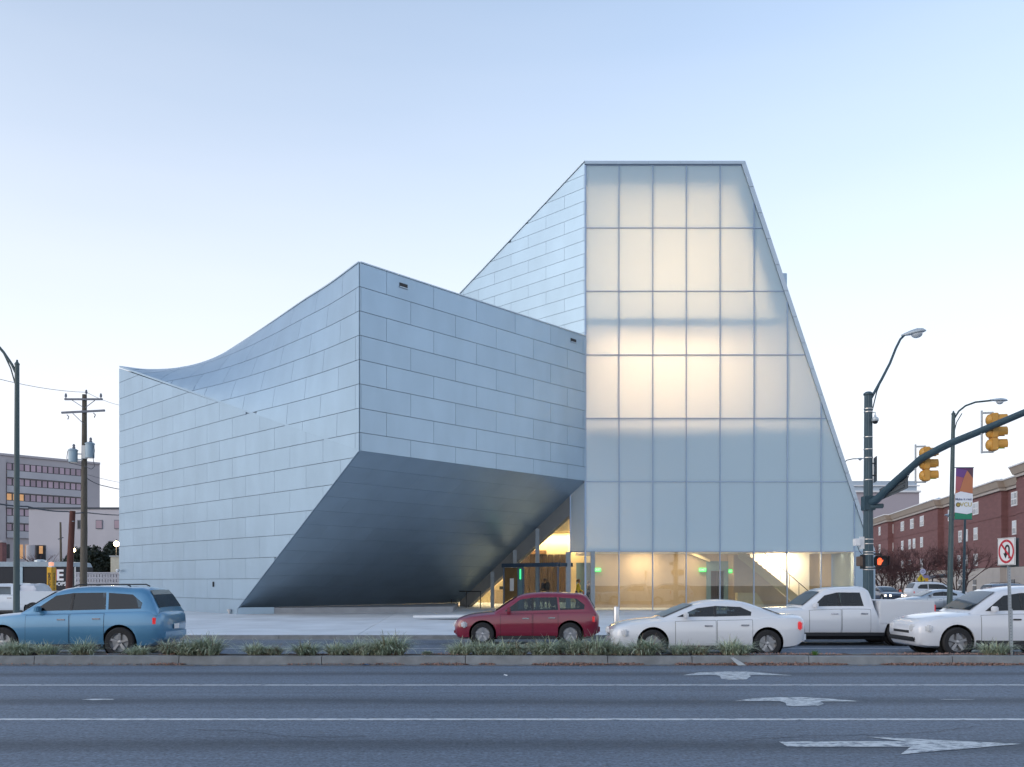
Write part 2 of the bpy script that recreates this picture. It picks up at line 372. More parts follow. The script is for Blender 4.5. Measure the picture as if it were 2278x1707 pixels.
def arrow(pts, label):
    P = [on_ground(1480+x*.3608, 1360+y*.3608, 0.006) for x, y in pts]
    bm = bmesh.new(); vs = [bm.verts.new(p) for p in P]; f = bm.faces.new(vs); bmesh.ops.triangulate(bm, faces=[f])
    for fc in bm.faces:
        fc.normal_update()
        if fc.normal.z < 0: fc.normal_flip()
    me = bpy.data.meshes.new('road_arrow'); bm.to_mesh(me); bm.free(); me.materials.append(mt['arrow'])
    o = bpy.data.objects.new('road_arrow', me); COL.objects.link(o); o['kind'] = 'structure'; return o
arrow([(700,803),(1480,801),(1215,772),(2195,818),(1450,882),(1515,835),(755,835)], '')
arrow([(105,395),(205,378),(370,372),(500,372),(640,383),(785,396),(515,391),(528,400),(500,420),(400,423),(345,416),(338,400),(300,392)], '')
arrow([(430,553),(560,535),(700,530),(850,530),(1000,538),(1215,556),(955,555),(980,572),(940,582),(750,585),(742,565),(705,553)], '')
# patches of worn paint and repair on the near lanes
for px, py, w, d in ((217,1556,.30,.08),(2125,1556,.3,.03)):
    p = on_ground(px, py, 0.005); n = 11
    obj('road_patch', MB().add([p+Vector((math.cos(2*PI*k/n)*w*random.uniform(.6,1.1), math.sin(2*PI*k/n)*d*random.uniform(.6,1.1), 0)) for k in range(n)], [tuple(range(n))]), mt['line'], recalc=False, kind='structure')

# thin cracks in the asphalt
m_crack = M('crack_fill', (.045,.05,.06), .8)
for (px, py, dx, dy, n, sd) in ((1640,1650,3.2,.9,26,1),(420,1625,2.2,-.5,18,2),(900,1545,2.6,.35,20,4)):
    rr = random.Random(sd); p = on_ground(px, py, .003); mb = MB(); L = None
    for i in range(n+1):
        f = i/n; q = p+Vector((dx*f+rr.uniform(-.03,.03), dy*f+rr.uniform(-.05,.05)+.12*math.sin(f*7), 0)); w = .007*rr.uniform(.5,1.4)
        a, b = q+Vector((0,-w,0)), q+Vector((0,w,0))
        if L: mb.add([L[0], a, b, L[1]], [(0,1,2,3)])
        L = (a, b)
    obj('road_crack', mb, m_crack, recalc=False, kind='structure')
# median: kerb stones with open joints, soil between
med = empty('median', (0, KY0, 0), kind='structure')
joints = [-2000,-1500,-1150,-800,-560,-246,75,397,715,1035,1352,1540,1800,2120,2440,2760,3100,3500]
for a, b in zip(joints[:-1], joints[1:]):
    xa, xb = gx(a, KY0)+.008, gx(b, KY0)-.008
    jz = random.uniform(-.006, .006)
    mb = MB().prism([(xa,KY0,-.02),(xa,KY0+.03,.172+jz),(xa,KY0+.05,.186+jz),(xa,KY0+.20,.188+jz),(xa,KY0+.20,-.02)], (xb-xa,0,0))
    obj('kerb_stone', mb, mt['kerb'], med)
xs = [-60]
while xs[-1] < 60: xs.append(xs[-1]+3.2)
for xa, xb in zip(xs[:-1], xs[1:]):
    obj('rear_kerb_stone', MB().box(xa+.006, xb-.006, KY1-.16, KY1, -.02, .17), mt['kerb'], med)
mb = MB(); nx, ny = 240, 4
for i in range(nx+1):
    for j in range(ny+1):
        mb.v.append(Vector((-30+60*i/nx, KY0+.2+(KY1-.16-KY0-.2)*j/ny, .165+random.uniform(-.015,.03))))
for i in range(nx):
    for j in range(ny):
        a = i*(ny+1)+j; mb.f.append((a, a+ny+1, a+ny+2, a+1))
obj('soil', mb, mt['soil'], med, smooth=True, recalc=False)

# far kerb and plaza
def pz(y): return 0.13+max(0, (y-27.2))*0.0078
fkb = empty('far_kerb', (0, FK, 0), kind='structure')
xs = [-70.0]
while xs[-1] < 18: xs.append(xs[-1]+3.3)
for xa, xb in zip(xs[:-1], xs[1:]):
    obj('kerb_stone', MB().prism([(xa+.005,FK,-.02),(xa+.005,FK+.02,.125),(xa+.005,FK+.03,.13),(xa+.005,FK+.25,.13),(xa+.005,FK+.25,-.02)], (xb-xa-.01,0,0)), mt['kerb'], fkb)
plaza = empty('plaza', (0, FK, 0), kind='structure')
sheet('plaza_bed', -70, 20, FK+.25, 62, 0.05, mt['ground'], plaza, kind=None)
ys = [FK+.256, 32, 38, 44.6, 52, 62]
xs = [-70,-62,-54,-46,-38,-31,-24.5,-18.5,-11.6,-4.87,2.5,9.5,15,20]
for xa, xb in zip(xs[:-1], xs[1:]):
    for ya, yb in zip(ys[:-1], ys[1:]):
        if xa > -13 and ya > 43 and xb < 19: yb = yb
        g = .014
        def sk(y): return -(y-27)*.06
        P = [(xa+g+sk(ya),ya+g),(xb-g+sk(ya),ya+g),(xb-g+sk(yb),yb-g),(xa+g+sk(yb),yb-g)]
        obj('paving_slab', MB().prism([(x, y, pz(y)) for x, y in P], (0,0,-.06)), mt['concrete'], plaza)

# ------------------------------------------------------------------ the museum
P0 = Vector((-6.15, 34.75, 0)); R0 = Vector((3.85, 45.2, 0))
DL = Vector((-1.0334, 1, 0)).normalized(); DR = (R0-P0).normalized(); LR = (R0-P0).length
NL = Vector((-DL.y, DL.x, 0)); NL = NL if NL.y < 0 else -NL
NR = Vector((DR.y, -DR.x, 0)); NR = NR if NR.y < 0 else -NR
ZT, ZB = 14.69, 7.1; LA = 24.09; LBL = 9.85
UZ = Vector((0,0,1))
mus = thing('museum', 'angular pale zinc museum with a glowing frosted glass tower and an overhanging wing', 'museum', (0, 46, 0.2))
def panelize(name, mat, org, U, V, N, poly, vtop, vstep, ulen, u0, gap=.022, t0=.012, t1=.045, vgap=None, umin=-5, umax=40, vmin=-5, flip=0):
    "cut a flat polygon into running-bond panels, each an object"
    k = 0; v1 = vtop; vgap = vgap or gap
    while v1 > vmin:
        v0 = v1-vstep; u = u0+(ulen/2 if (k+flip) % 2 else 0)
        while u > umin: u -= ulen
        while u < umax:
            c = clip_rect(poly, u+vgap/2, u+ulen-vgap/2, v0+gap/2, v1-gap/2)
            if len(c) >= 3 and area2(c) > 0.02:
                pts = [org+U*a+V*b+N*t1 for a, b in c]
                obj(name, MB().prism(pts, N*(t0-t1)), mat, mus)
            u += ulen
        v1 = v0; k += 1
def plate(name, mat, org, U, V, N, poly, t=-.1, off=0.0):
    return obj(name, MB().prism([org+U*a+V*b+N*off for a, b in poly], N*t), mat, mus)
# lower left wall
pl = [(0,ZB),(LBL,.5),(LBL,.12),(LA,.12),(LA,14.57)]
plate('wall', mt['zinc_back'], P0, DL, UZ, NL, pl, -.04)
panelize('zinc_panel', mt['zinc'], P0, DL, UZ, NL, pl, ZT, .98, 2.6, 1.25, vgap=.012)
# right face of the wing
pr = [(0,ZB),(LR,ZB),(LR,ZT),(0,ZT)]
plate('wall', mt['zinc_back'], P0, DR, UZ, NR, [(.02,ZB),(LR,ZB),(LR,ZT-.02),(.02,ZT-.02)], -.25)
panelize('zinc_panel', mt['zinc'], P0, DR, UZ, NR, pr, ZT, .98, 2.58, 1.33, vgap=.013)
# soffit
BLp = P0+DL*LBL+UZ*.55; PB = P0+UZ*ZB
SV = (BLp-PB); LS = SV.length; SV.normalize(); NS = DR.cross(SV).normalized(); NS = NS if NS.z < 0 else -NS
plate('soffit', mt['zinc_back'], PB, DR, SV, NS, [(0,0),(LR,0),(LR,LS),(0,LS)], -.2, -.02)
panelize('soffit_panel', mt['zinc'], PB, DR, SV, NS, [(-.03,-.03),(LR,-.03),(LR,LS),(-.03,LS)], 12.0, 1.0, 2.58, 1.33, gap=.009, t0=-.02, t1=0.0, vmin=-.5, vgap=.006)
# upper curved wall: horizontal courses that swing back from the corner to the far left end
sil = [(267.5,819.7),(301,826),(334,829.5),(361,830.6),(396,828),(437,818),(480.5,799),(529,769),(573,740.5),(627,704),(681,667),(736,632),(801,584)]
prof = []
for px, py in sil:
    D = (ZT-CH)*F/(HY-py); T = Vector((gx(px, D), D, 0))-P0
    prof.append((T.dot(DL)/LA, -T.dot(NL)))
prof.sort(); prof[0] = (0.0, 0.0); prof[-1] = (1.0, 0.0)
def topd(s):
    s = min(max(s, 0), 1)
    for i in range(len(prof)-1):
        a, b = prof[i], prof[i+1]
        if a[0] <= s <= b[0]:
            f = (s-a[0])/max(1e-6, b[0]-a[0])
            p0 = prof[max(i-1,0)]; p3 = prof[min(i+2,len(prof)-1)]
            m0 = (b[1]-p0[1])/max(1e-6,b[0]-p0[0])*(b[0]-a[0]); m1 = (p3[1]-a[1])/max(1e-6,p3[0]-a[0])*(b[0]-a[0])
            return (2*f**3-3*f*f+1)*a[1]+(f**3-2*f*f+f)*m0+(-2*f**3+3*f*f)*b[1]+(f**3-f*f)*m1
    return 0
def cmap(u, z, off=0.0):
    zd = ZB+(ZT-ZB)*u/LA; v = min(max((z-zd)/max(ZT-zd, 1e-4), 0), 1)
    d = topd(u/LA)*v**1.35
    p = P0+DL*u-NL*d+UZ*z
    if not off: return p
    e = .05
    za, zb = max(z-e, ZB+.02), min(max(z+e, ZB+.12), ZT)
    def uc(uu, zz): return min(max(uu, 0), (zz-ZB)/(ZT-ZB)*LA)
    nrm = (cmap(uc(u+e, zb), zb)-cmap(uc(u-e, zb), zb)).cross(cmap(uc(u, zb), zb)-cmap(uc(u, za), za))
    if nrm.length < 1e-9: nrm = NL.copy()
    nrm.normalize()
    if nrm.dot(NL+UZ*.6) < 0: nrm = -nrm
    return p+nrm*off
tri = [(0,ZB),(0,ZT),(LA,ZT)]
# backing sheet
mb = MB()
ncol, nrow = 48, 20
for j in range(nrow+1):
    z = ZB+(ZT-ZB)*j/nrow; w = (z-ZB)/(ZT-ZB)
    for i in range(ncol+1): mb.v.append(cmap(w*LA*i/ncol, z, 0))
for j in range(nrow):
    for i in range(ncol):
        a = j*(ncol+1)+i; mb.f.append((a, a+1, a+ncol+2, a+ncol+1))
obj('curved_wall', mb, mt['zinc_back'], mus, weld=True)
v1 = ZT; k = 0
while v1 > ZB:
    v0 = v1-.98; u = 1.55-2.6*3+(1.3 if k % 2 else 0)
    while u < LA:
        ua, ub, va, vb = u+.007, u+2.6-.007, max(v0+.011, ZB), v1-.011
        if v1 == ZT: vb = ZT
        mb = MB(); nu, nv = 6, 3
        for i in range(nu):
            for j in range(nv):
                c = clip_rect(tri, ua+(ub-ua)*i/nu, ua+(ub-ua)*(i+1)/nu, va+(vb-va)*j/nv, va+(vb-va)*(j+1)/nv)
                if len(c) >= 3 and area2(c) > 1e-5: mb.add([cmap(a, b, .045) for a, b in c], [tuple(range(len(c)))])
        whole = clip_rect(tri, ua, ub, va, vb)
        if mb.f and len(whole) >= 3 and area2(whole) > .05:
            ring = []
            for i, a in enumerate(whole):
                b = whole[(i+1) % len(whole)]
                for q in range(6): ring.append((a[0]+(b[0]-a[0])*q/6, a[1]+(b[1]-a[1])*q/6))
            bm = bmesh.new(); off = wloc(mus)
            for f in mb.f: bm.faces.new([bm.verts.new(mb.v[i]-off) for i in f])
            bmesh.ops.remove_doubles(bm, verts=bm.verts, dist=1e-3)
            bmesh.ops.dissolve_degenerate(bm, dist=1e-3, edges=bm.edges)
            for f in bm.faces:
                f.normal_update()
                if f.normal.dot(NL+UZ*.4) < 0: f.normal_flip()
                f.smooth = True
            o1 = [bm.verts.new(cmap(a, b, .045)-off) for a, b in ring]; o2 = [bm.verts.new(cmap(a, b, .010)-off) for a, b in ring]
            for i in range(len(ring)):
                j = (i+1) % len(ring); bm.faces.new([o1[i], o1[j], o2[j], o2[i]])
            me = bpy.data.meshes.new('zinc_panel'); bm.to_mesh(me); bm.free(); me.materials.append(mt['zinc'])
            o = bpy.data.objects.new('zinc_panel', me); COL.objects.link(o); o.parent = mus
        u += 2.6
    v1 = v0; k += 1
obj('ridge_trim', MB().bar(P0+UZ*ZB+NL*.0, P0+DL*(LA-.02)+UZ*(ZT-.01)+NL*.0, .08, .10), mt['zinc'], mus)
# roof of the wing and its hidden back walls
rim = [P0+UZ*(ZT-.06)]
for i in range(1, 30):
    s = i/30; rim.append(P0+DL*(LA*s)-NL*topd(s)+UZ*(ZT-.06))
A3 = P0+DL*LA; back = [A3+DR*LR, R0+DL*10]
poly = rim+[A3+UZ*(ZT-.06), A3+DR*LR+UZ*(ZT-.06), R0+UZ*(ZT-.06)]
bm = bmesh.new(); f = bm.faces.new([bm.verts.new(p-wloc(mus)) for p in poly]); bmesh.ops.triangulate(bm, faces=[f])
me = bpy.data.meshes.new('roof'); bm.to_mesh(me); bm.free(); me.materials.append(mt['coping']); o = bpy.data.objects.new('roof', me); COL.objects.link(o); o.parent = mus
# coping along the top of the wing's two visible edges
mb = MB(); tops = [P0+DL*(LA*i/40)-NL*topd(i/40)+UZ*(ZT+.01)+NL*.03 for i in range(41)]
for a, b in zip(tops[:-1], tops[1:]): mb.bar(a, b, .10, .05)
obj('edge_trim', mb, mt['coping'], mus)
obj('edge_trim', MB().bar(P0+UZ*(ZT+.012)+NR*.03, R0+UZ*(ZT+.012)+NR*.03, .10, .05), mt['coping'], mus)
obj('wall', MB().prism([A3+UZ*.12, A3+UZ*14.5, A3+DR*LR+UZ*14.5, A3+DR*LR+UZ*.12], NL*-.2), mt['zinc_back'], mus)
# two slot vents in the top course, small fittings on the left wall
for px, py, w in ((896,636,.42),(1274,758,.42)):
    s = (px-CX)/F; t = (s*P0.y-P0.x)/(DR.x-s*DR.y); p = P0+DR*t; z = gz(py, p.y)
    obj('vent', MB().obox(p+UZ*z+NR*.05, DR, NR, UZ, w/2, .02, .075), mt['black'], mus)
    obj('vent_lip', MB().obox(p+UZ*(z-.10)+NR*.06, DR, NR, UZ, w/2+.02, .03, .018), mt['coping'], mus)
def lwall(px, py):
    s = (px-CX)/F; t = (s*P0.y-P0.x)/(DL.x-s*DL.y); p = P0+DL*t; return p+UZ*gz(py, p.y)
for px, py in ((681,1075),(466,1222)):
    obj('lamp_fitting', MB().lathe([(0,0),(.07,0),(.07,.05),(.05,.09),(0,.09)], (0,0,0), 'y', 12), mt['galv'], mus).location = lwall(px, py)+NL*.1-wloc(mus)
obj('intercom', MB().obox(lwall(477,1300)+NL*.06, DL, NL, UZ, .05, .03, .13), mt['black'], mus, bevel=.008)
cmr = lwall(271,1270)+NL*.25
obj('security_camera', MB().lathe([(0,-.1),(.05,-.09),(.1,-.02),(.1,.06),(.06,.1),(0,.1)], cmr, 'z', 12).bar(cmr, cmr-NL*.3, .05), mt['white'], mus, smooth=True)
obj('standpipe', MB().tube([lwall(515,1372)+NL*.12, lwall(515,1372)+NL*.12+UZ*.28], .05).lathe([(0,.26),(.1,.26),(.1,.36),(0,.38)], lwall(515,1372)+NL*.12), mt['steel'], mus)

# plinth under the soffit
BL0 = P0+DL*LBL; BR0 = BL0+DR*LR
fr = Vector((gx(1008,44.0), 44.0, 0))
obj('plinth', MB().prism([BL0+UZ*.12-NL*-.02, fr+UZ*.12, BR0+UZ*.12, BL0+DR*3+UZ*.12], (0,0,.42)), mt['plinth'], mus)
q = BL0+(fr-BL0)*.16
obj('plinth_cladding', MB().prism([BL0+UZ*.13+Vector((0,-.04,0)), q+UZ*.13+Vector((0,-.04,0)), q+UZ*.135, BL0+UZ*.135], (0,0,.44)), mt['zinc'], mus)
# tapering slab bench on the plaza
b0 = on_ground(925,1378,.17)
obj('slab_bench', MB().prism([(b0.x,36.6,.28),(b0.x+2.6,36.0,.33),(b0.x+2.9,37.6,.33),(b0.x+.1,36.9,.28)], (0,0,.09)), mt['concrete'], None)
tag(bpy.data.objects['slab_bench'], 'thin wedge shaped pale slab bench on the plaza before the dark soffit', 'bench')

# tower ----------------------------------------------------------------
TX, TY = R0.x, R0.y
KZ = TY/F
def tx(px): return (px-CX)*KZ
def tz(py): return CH+(HY-py)*KZ
ZTOP = tz(360)
UX = Vector((1,0,0)); NF = Vector((0,-1,0))
# left metal wall
def ltop(u): return ZTOP-.484*u
ptl = [(0.02,11.5),(0.02,ZTOP-.02),(16,ltop(16)),(16,11.5)]
plate('wall', mt['zinc_back'], R0, DL, UZ, NL, ptl, -.2)
panelize('zinc_panel', mt['zinc'], R0, DL, UZ, NL, [(0.02,12.3),(0.02,ZTOP-.02),(10.6,ltop(10.6)),(10.6,16.2)], ZTOP, .69, 2.66, 1.40, gap=.018, vgap=.011, umax=11, vmin=11)
e = MB()
for i in range(4):
    e.bar(R0+DL*(i*4+.01)+UZ*(ltop(i*4)+.02)+NL*.03, R0+DL*(i*4+3.99)+UZ*(ltop(i*4+4)+.02)+NL*.03, .12, .06)
obj('edge_trim', e, mt['coping'], mus)
# glass grid
VX = [3.85]+[tx(p) for p in (1377,1452,1526.5,1601.5,1677,1751,1826,1900)]
HZ = [tz(p) for p in (368,508,648.5,790,931,1072,1227)]
ZG = HZ[-1]; ZF = .28
XI = lambda z: tx(1649)+(HZ[0]-z)*(tx(1937)-tx(1649))/(HZ[0]-ZG)     # inner edge of glass at the right
XO = lambda z: tx(1657)+(ZTOP-z)*(tx(1946)-tx(1657))/(ZTOP-ZG)     # outer silhouette
gpoly = [(TX+.05,ZG),(XI(ZG),ZG),(XI(HZ[0]),HZ[0]),(TX+.05,HZ[0])]
vx2 = VX+[VX[-1]+1.77]
for i in range(len(vx2)-1):
    for j in range(len(HZ)-1):
        c = clip_rect(gpoly, vx2[i]+.012, vx2[i+1]-.012, HZ[j+1]+.012, HZ[j]-.012)
        if len(c) >= 3 and area2(c) > .03:
            n = len(c); F3 = [Vector((a, TY, b)) for a, b in c]; B3 = [p+Vector((0,.03,0)) for p in F3]
            obj('frosted_pane', MB().add(F3+B3, [tuple(range(n))]+[(q, q+n, (q+1) % n+n, (q+1) % n) for q in range(n)]), mt['frost'], mus, recalc=False)
# mullions and transoms stand slightly proud; each is one piece
for i, x in enumerate(VX):
    zt = HZ[0]
    if x > XI(HZ[0]): zt = HZ[0]-(x-XI(HZ[0]))/((XI(ZG)-XI(HZ[0]))/(HZ[0]-ZG))
    w = .042 if i else .09
    obj('mullion', MB().box(x-w/2, x+w/2, TY-.05, TY+.10, ZF, zt), mt['mullion'], mus)
for j, z in enumerate(HZ):
    x1 = XI(z)
    obj('transom', MB().box(TX+.051, x1, TY-.038, TY+.09, z-.021, z+.021), mt['mullion'], mus)
# clear panes at ground level
for i in range(len(VX)-1):
    obj('clear_pane', MB().box(VX[i]+.03, VX[i+1]-.03, TY+.03, TY+.045, ZF+.03, ZG-.03), mt['glass'], mus)
obj('sill', MB().box(TX-.05, VX[-1], TY-.06, TY+.12, ZF-.12, ZF+.02), mt['mullion'], mus)
# coping pieces along the top and down the sloping right edge
ntop = 5
for i in range(ntop):
    xa = TX-.03+(XO(ZTOP)-TX)*i/ntop; xb = TX-.03+(XO(ZTOP)-TX)*(i+1)/ntop-.012
    obj('coping_piece', MB().box(xa, xb, TY-.10, TY+.45, HZ[0]+.03, ZTOP), mt['coping'], mus)
ns = 15
for i in range(ns):
    za = ZTOP-(ZTOP-ZG)*i/ns; zb = ZTOP-(ZTOP-ZG)*(i+1)/ns+.02
    zi = lambda z: min(z, HZ[0])
    obj('coping_piece', MB().prism([(XI(za)+.01,TY-.09,za),(XO(za),TY-.09,za),(XO(zb),TY-.09,zb),(XI(zb)+.01,TY-.09,zb)], (0,.5,0)), mt['coping'], mus)
obj('jamb', MB().box(VX[-1]+.03, XO(ZG), TY-.07, TY+.5, ZF-.1, ZG-.03), mt['zinc'], mus)
# sloping right wall running back
obj('wall', MB().prism([(XO(ZTOP)-.02,TY+.41,ZTOP-.02),(XO(ZG)-.02,TY+.41,ZG),(XO(ZG)-.02,TY+.41,.1),(XO(ZG)-.4,TY+.41,.1),(XO(ZG)-.4,TY+.41,ZG),(XO(ZTOP)-.4,TY+.41,ZTOP-.02)], (0,14,0)), mt['zinc'], mus)
obj('roof', MB().prism([(TX,TY+.4,ZTOP-.06),(XO(ZTOP)-.05,TY+.4,ZTOP-.06),(XO(ZTOP)-.05,TY+14,ZTOP-6),(TX-8,TY+14,ZTOP-6)], (0,0,-.2)), mt['coping'], mus)
obj('roof_unit', MB().box(14.0, 14.62, 45.75, 46.9, 17.3, 18.22), mt['zinc'], mus, bevel=.02)
# frosted return below the wing
obj('frosted_pane', MB().add([R0+DL*.06+UZ*ZG, R0+DL*1.0+UZ*ZG, R0+DL*1.0+UZ*7.0, R0+DL*.06+UZ*7.0], [(0,1,2,3)]), mt['frost'], mus, recalc=False)
obj('mullion', MB().bar(R0+DL*1.03+UZ*ZG, R0+DL*1.03+UZ*7.0, .06), mt['mullion'], mus)
obj('transom', MB().bar(R0+DL*.06+UZ*ZG, R0+DL*1.06+UZ*ZG, .06), mt['mullion'], mus)

# ---- inside the tower: floor, added light-blocking slab, back wall, lamps
m_in = M('interior_white', (0.78, 0.74, 0.68), 0.8, 0, 0.03, 1); m_fl = M('lobby_floor', (0.30, 0.27, 0.24), 0.5, 0, 0.1, 1.0)
m_ply = M('lobby_wall_wood', (0.47, 0.36, 0.25), 0.7, 0, 0.10, 1.5, 0.04, stretch=(1, 1, 0.25)); m_dark = M('dark_walnut', (0.075, 0.05, 0.04), 0.5, 0, 0.25, 3, stretch=(6, 6, .5))
m_teal = M('teal_panel', (0.16, 0.25, 0.28), 0.4, 0, 0.05, 2); m_yel = M('warm_wall', (0.60, 0.50, 0.32), 0.8, 0, 0.05, 1)
BY = 50.6
for za, zb, m_ in ((ZG+.2, 15.19, m_fl), (15.73, 22.34, m_in)):  # lower part of the unseen wall darkened so it bounces less lamp light
    obj('back_wall', MB().prism([(TX+.3,BY,za),(XI(za)-.3,BY,za),(XI(zb)-.3,BY,zb),(TX+.3,BY,zb)], (0,.2,0)), m_, mus)
obj('upper_ceiling', MB().box(TX+.2, XO(22.5)-.4, TY+.45, BY, 22.35, 22.6), m_in, mus)
obj('inner_slab', MB().box(TX+.2, XI(15.5)-1.0, TY+.25, BY, 15.2, 15.72), m_in, mus)
obj('inner_slab', MB().box(TX+.2, XI(10.3)-.5, TY+.22, BY, 9.6, 10.0), m_fl, mus)  # unseen dark slab added to keep the lamp glow off the lower panes
obj('lobby_ceiling', MB().box(TX+.1, XO(ZG)-.45, TY+.12, BY+3, ZG+.02, ZG+.18), m_in, mus)
sw = [(XI(z)-d, z) for z, d in ((22.3,.85),(15.75,1.0))]
obj('sloping_wall', MB().prism([(sw[0][0],TY+.35,sw[0][1]),(sw[0][0]+.2,TY+.35,sw[0][1]),(sw[1][0]+.2,TY+.35,sw[1][1]),(sw[1][0],TY+.35,sw[1][1])], (0,5,0)), m_in, mus)
def area(name, loc, rot, sx, sy, power, col=(1, .82, .62)):
    l = bpy.data.lights.new(name, 'AREA'); l.shape = 'RECTANGLE'; l.size = sx; l.size_y = sy; l.energy = power; l.color = col
    o = bpy.data.objects.new(name, l); COL.objects.link(o); o.location = loc; o.rotation_euler = rot; o.parent = None
    return o
area('gallery_lamp', ((TX+11.6)/2+.2, TY+3.2, 17.9), (PI/2, 0, 0), 6.4, 2.4, 140, (1, .77, .46))
area('stair_lamp', ((TX+11.6)/2+.2, TY+1.45, 14.2), (PI/2, 0, 0), 7.2, .5, 420, (1, .75, .45))

# ---- ground floor
obj('lobby_floor', MB().prism([(-9,58,ZF),(TX-.02,TY+.03,ZF),(XO(ZG)-.45,TY+.13,ZF),(XO(ZG)-.45,60,ZF),(-9,60,ZF)], (0,0,-.1)), m_fl, mus)
LY = 50.0
wx = lambda px: gx(px, LY)
zc_ = ZG+.02
obj('lobby_wall', MB().box(wx(1315), wx(1572), LY, LY+.25, ZF, zc_), m_ply, mus)
obj('lobby_wall', MB().box(wx(1619), XO(ZG)-.5, LY, LY+.25, ZF, zc_), m_ply, mus)
obj('lobby_wall', MB().box(wx(1572)+.02, wx(1619)-.02, LY+.01, LY+.24, 2.9, zc_), m_ply, mus)
# teal door portal with glass doors
obj('door_portal', MB().box(wx(1571), wx(1592)-.3, LY-.12, LY+.3, ZF, 2.45).box(wx(1619)-.22, wx(1619), LY-.12, LY+.3, ZF, 2.45).box(wx(1571), wx(1619), LY-.14, LY+.3, 2.45, 3.0), m_teal, mus)
obj('door_leaf', MB().box(wx(1578), wx(1596), LY+.1, LY+.14, ZF, 2.43), m_dark, mus)
obj('door_leaf', MB().box(wx(1597), wx(1613), LY+.1, LY+.14, ZF, 2.43), mt['darkgl'], mus)
obj('door_hall', MB().box(wx(1560), wx(1640), LY+2.4, LY+2.5, ZF, 3), m_ply, mus)
# cove beam near the ceiling
obj('cove_beam', MB().prism([(wx(1530),LY-.5,zc_),(wx(1575),LY-.5,2.95),(wx(1575),LY-.5,3.1),(wx(1545),LY-.5,zc_)], (0,.4,0)), m_yel, mus)
# stair
SY = 48.2
sx0, sx1 = gx(1640,SY), gx(1800,SY); zt_, zb_ = zc_+.35, ZF
n = 17
mb = MB()
for i in range(n):
    f0 = i/n; x0 = sx1+(sx0-sx1)*f0; x1 = sx1+(sx0-sx1)*(i+1)/n; z = zb_+(zt_-zb_)*(i+1)/n
    if z > zc_-.02: break
    mb.box(x1, x0, SY, SY+1.3, z-.06, z)
obj('stair_treads', mb, m_ply, mus)
obj('stair_side', MB().prism([(sx1-.55,SY-.04,ZF+.002),(sx1+(sx0-sx1)*.93-.35,SY-.04,ZG-.06),(gx(1632,SY),SY-.04,ZG-.06),(gx(1632,SY),SY-.04,ZF+.002)], (0,.03,0)), m_ply, mus)
sl = Vector((sx0-sx1, 0, zt_-zb_)); kk = (zc_-.03-zb_)/(zt_-zb_)
obj('stringer', MB().prism([(sx1,SY-.08,zb_+.01),(sx1-.45,SY-.08,zb_+.01),(sx1+sl.x*kk-.4,SY-.08,zc_-.28),(sx1+sl.x*kk-.4,SY-.08,zc_-.02),(sx1+sl.x*kk,SY-.08,zc_-.02),(sx1,SY-.08,zb_+.25)], (0,.07,0)), m_yel, mus)
mb = MB(); pts = [Vector((sx1+sl.x*f, SY-.1, zb_+sl.z*f+.95)) for f in (0.02,.30,.66)]
mb.tube(pts, .025, 6)
for f in (.02,.15,.28,.41,.54,.66): mb.bar((sx1+sl.x*f, SY-.1, zb_+sl.z*f+.2), (sx1+sl.x*f, SY-.1, zb_+sl.z*f+.95), .025)
obj('handrail', mb, mt['black'], mus)
obj('stair_wall', MB().box(gx(1668,LY-.3), gx(1800,LY-.3), LY-.35, LY-.05, ZF, zc_), m_in, mus)
obj('counter', MB().prism([(gx(1641,47.6),47.6,ZF),(gx(1700,47.6),47.6,ZF),(gx(1700,47.6),47.6,.55),(gx(1683,47.6),47.6,1.2),(gx(1641,47.6),47.6,1.2)], (0,.6,0)), m_yel, mus)
for px, w, pw_ in ((1335,.9,3.5),(1435,1.3,16),(1548,.8,7)):
    l = area('lobby_lamp', (gx(px,48.7), 48.9, zc_-.08), (math.radians(18), 0, 0), w, .3, pw_, (1,.76,.46))
area('stair_lamp', (gx(1735,49), 48.9, zc_-.07), (math.radians(30), 0, 0), 1.5, .25, 34, (1,.80,.52))
area('lobby_lamp', (gx(1850,48.7), 48.6, zc_-.08), (math.radians(10), 0, 0), 1.6, .3, 3, (1,.76,.46))
# entrance side: beam, columns, vestibule, panes along the line below the soffit's edge
def eg(u, z, off=0.0): return R0+DL*u+UZ*z-NL*off
def ez(u): return ZB-.665*u
mb_ = MB().prism([eg(1.08,ez(1.08)+.06), eg(9.75,ez(9.75)+.06), eg(9.75,ZF-.02), eg(9.1,ZF-.02), eg(1.08,ez(1.08)-1.0)], -NL*.3)
obj('sloping_beam', mb_, M('beam_grey', (0.30, 0.30, 0.29), 0.6, 0.1, .06, 2), mus)
m_colm = M('column_grey', (0.27, 0.31, 0.34), 0.5, 0.2)
for u in (3.39, 5.11, 6.92):
    obj('column', MB().bar(eg(u,ZF,-.02), eg(u,ez(u)-.1,-.02), .22), m_colm, mus)
obj('column', MB().bar(eg(1.15,ZF,-.03), eg(1.15,ZG,-.03), .26), m_colm, mus)
obj('column', MB().bar(eg(-.25,ZF,.3), eg(-.25,ZG,.3), .22), m_colm, mus)
m_navy = M('vestibule_navy', (0.05, 0.085, 0.13), 0.4, 0.2)
VO = -0.75
ves = [(1.25,.09),(2.95,.09),(3.85,.22),(5.25,.09)]
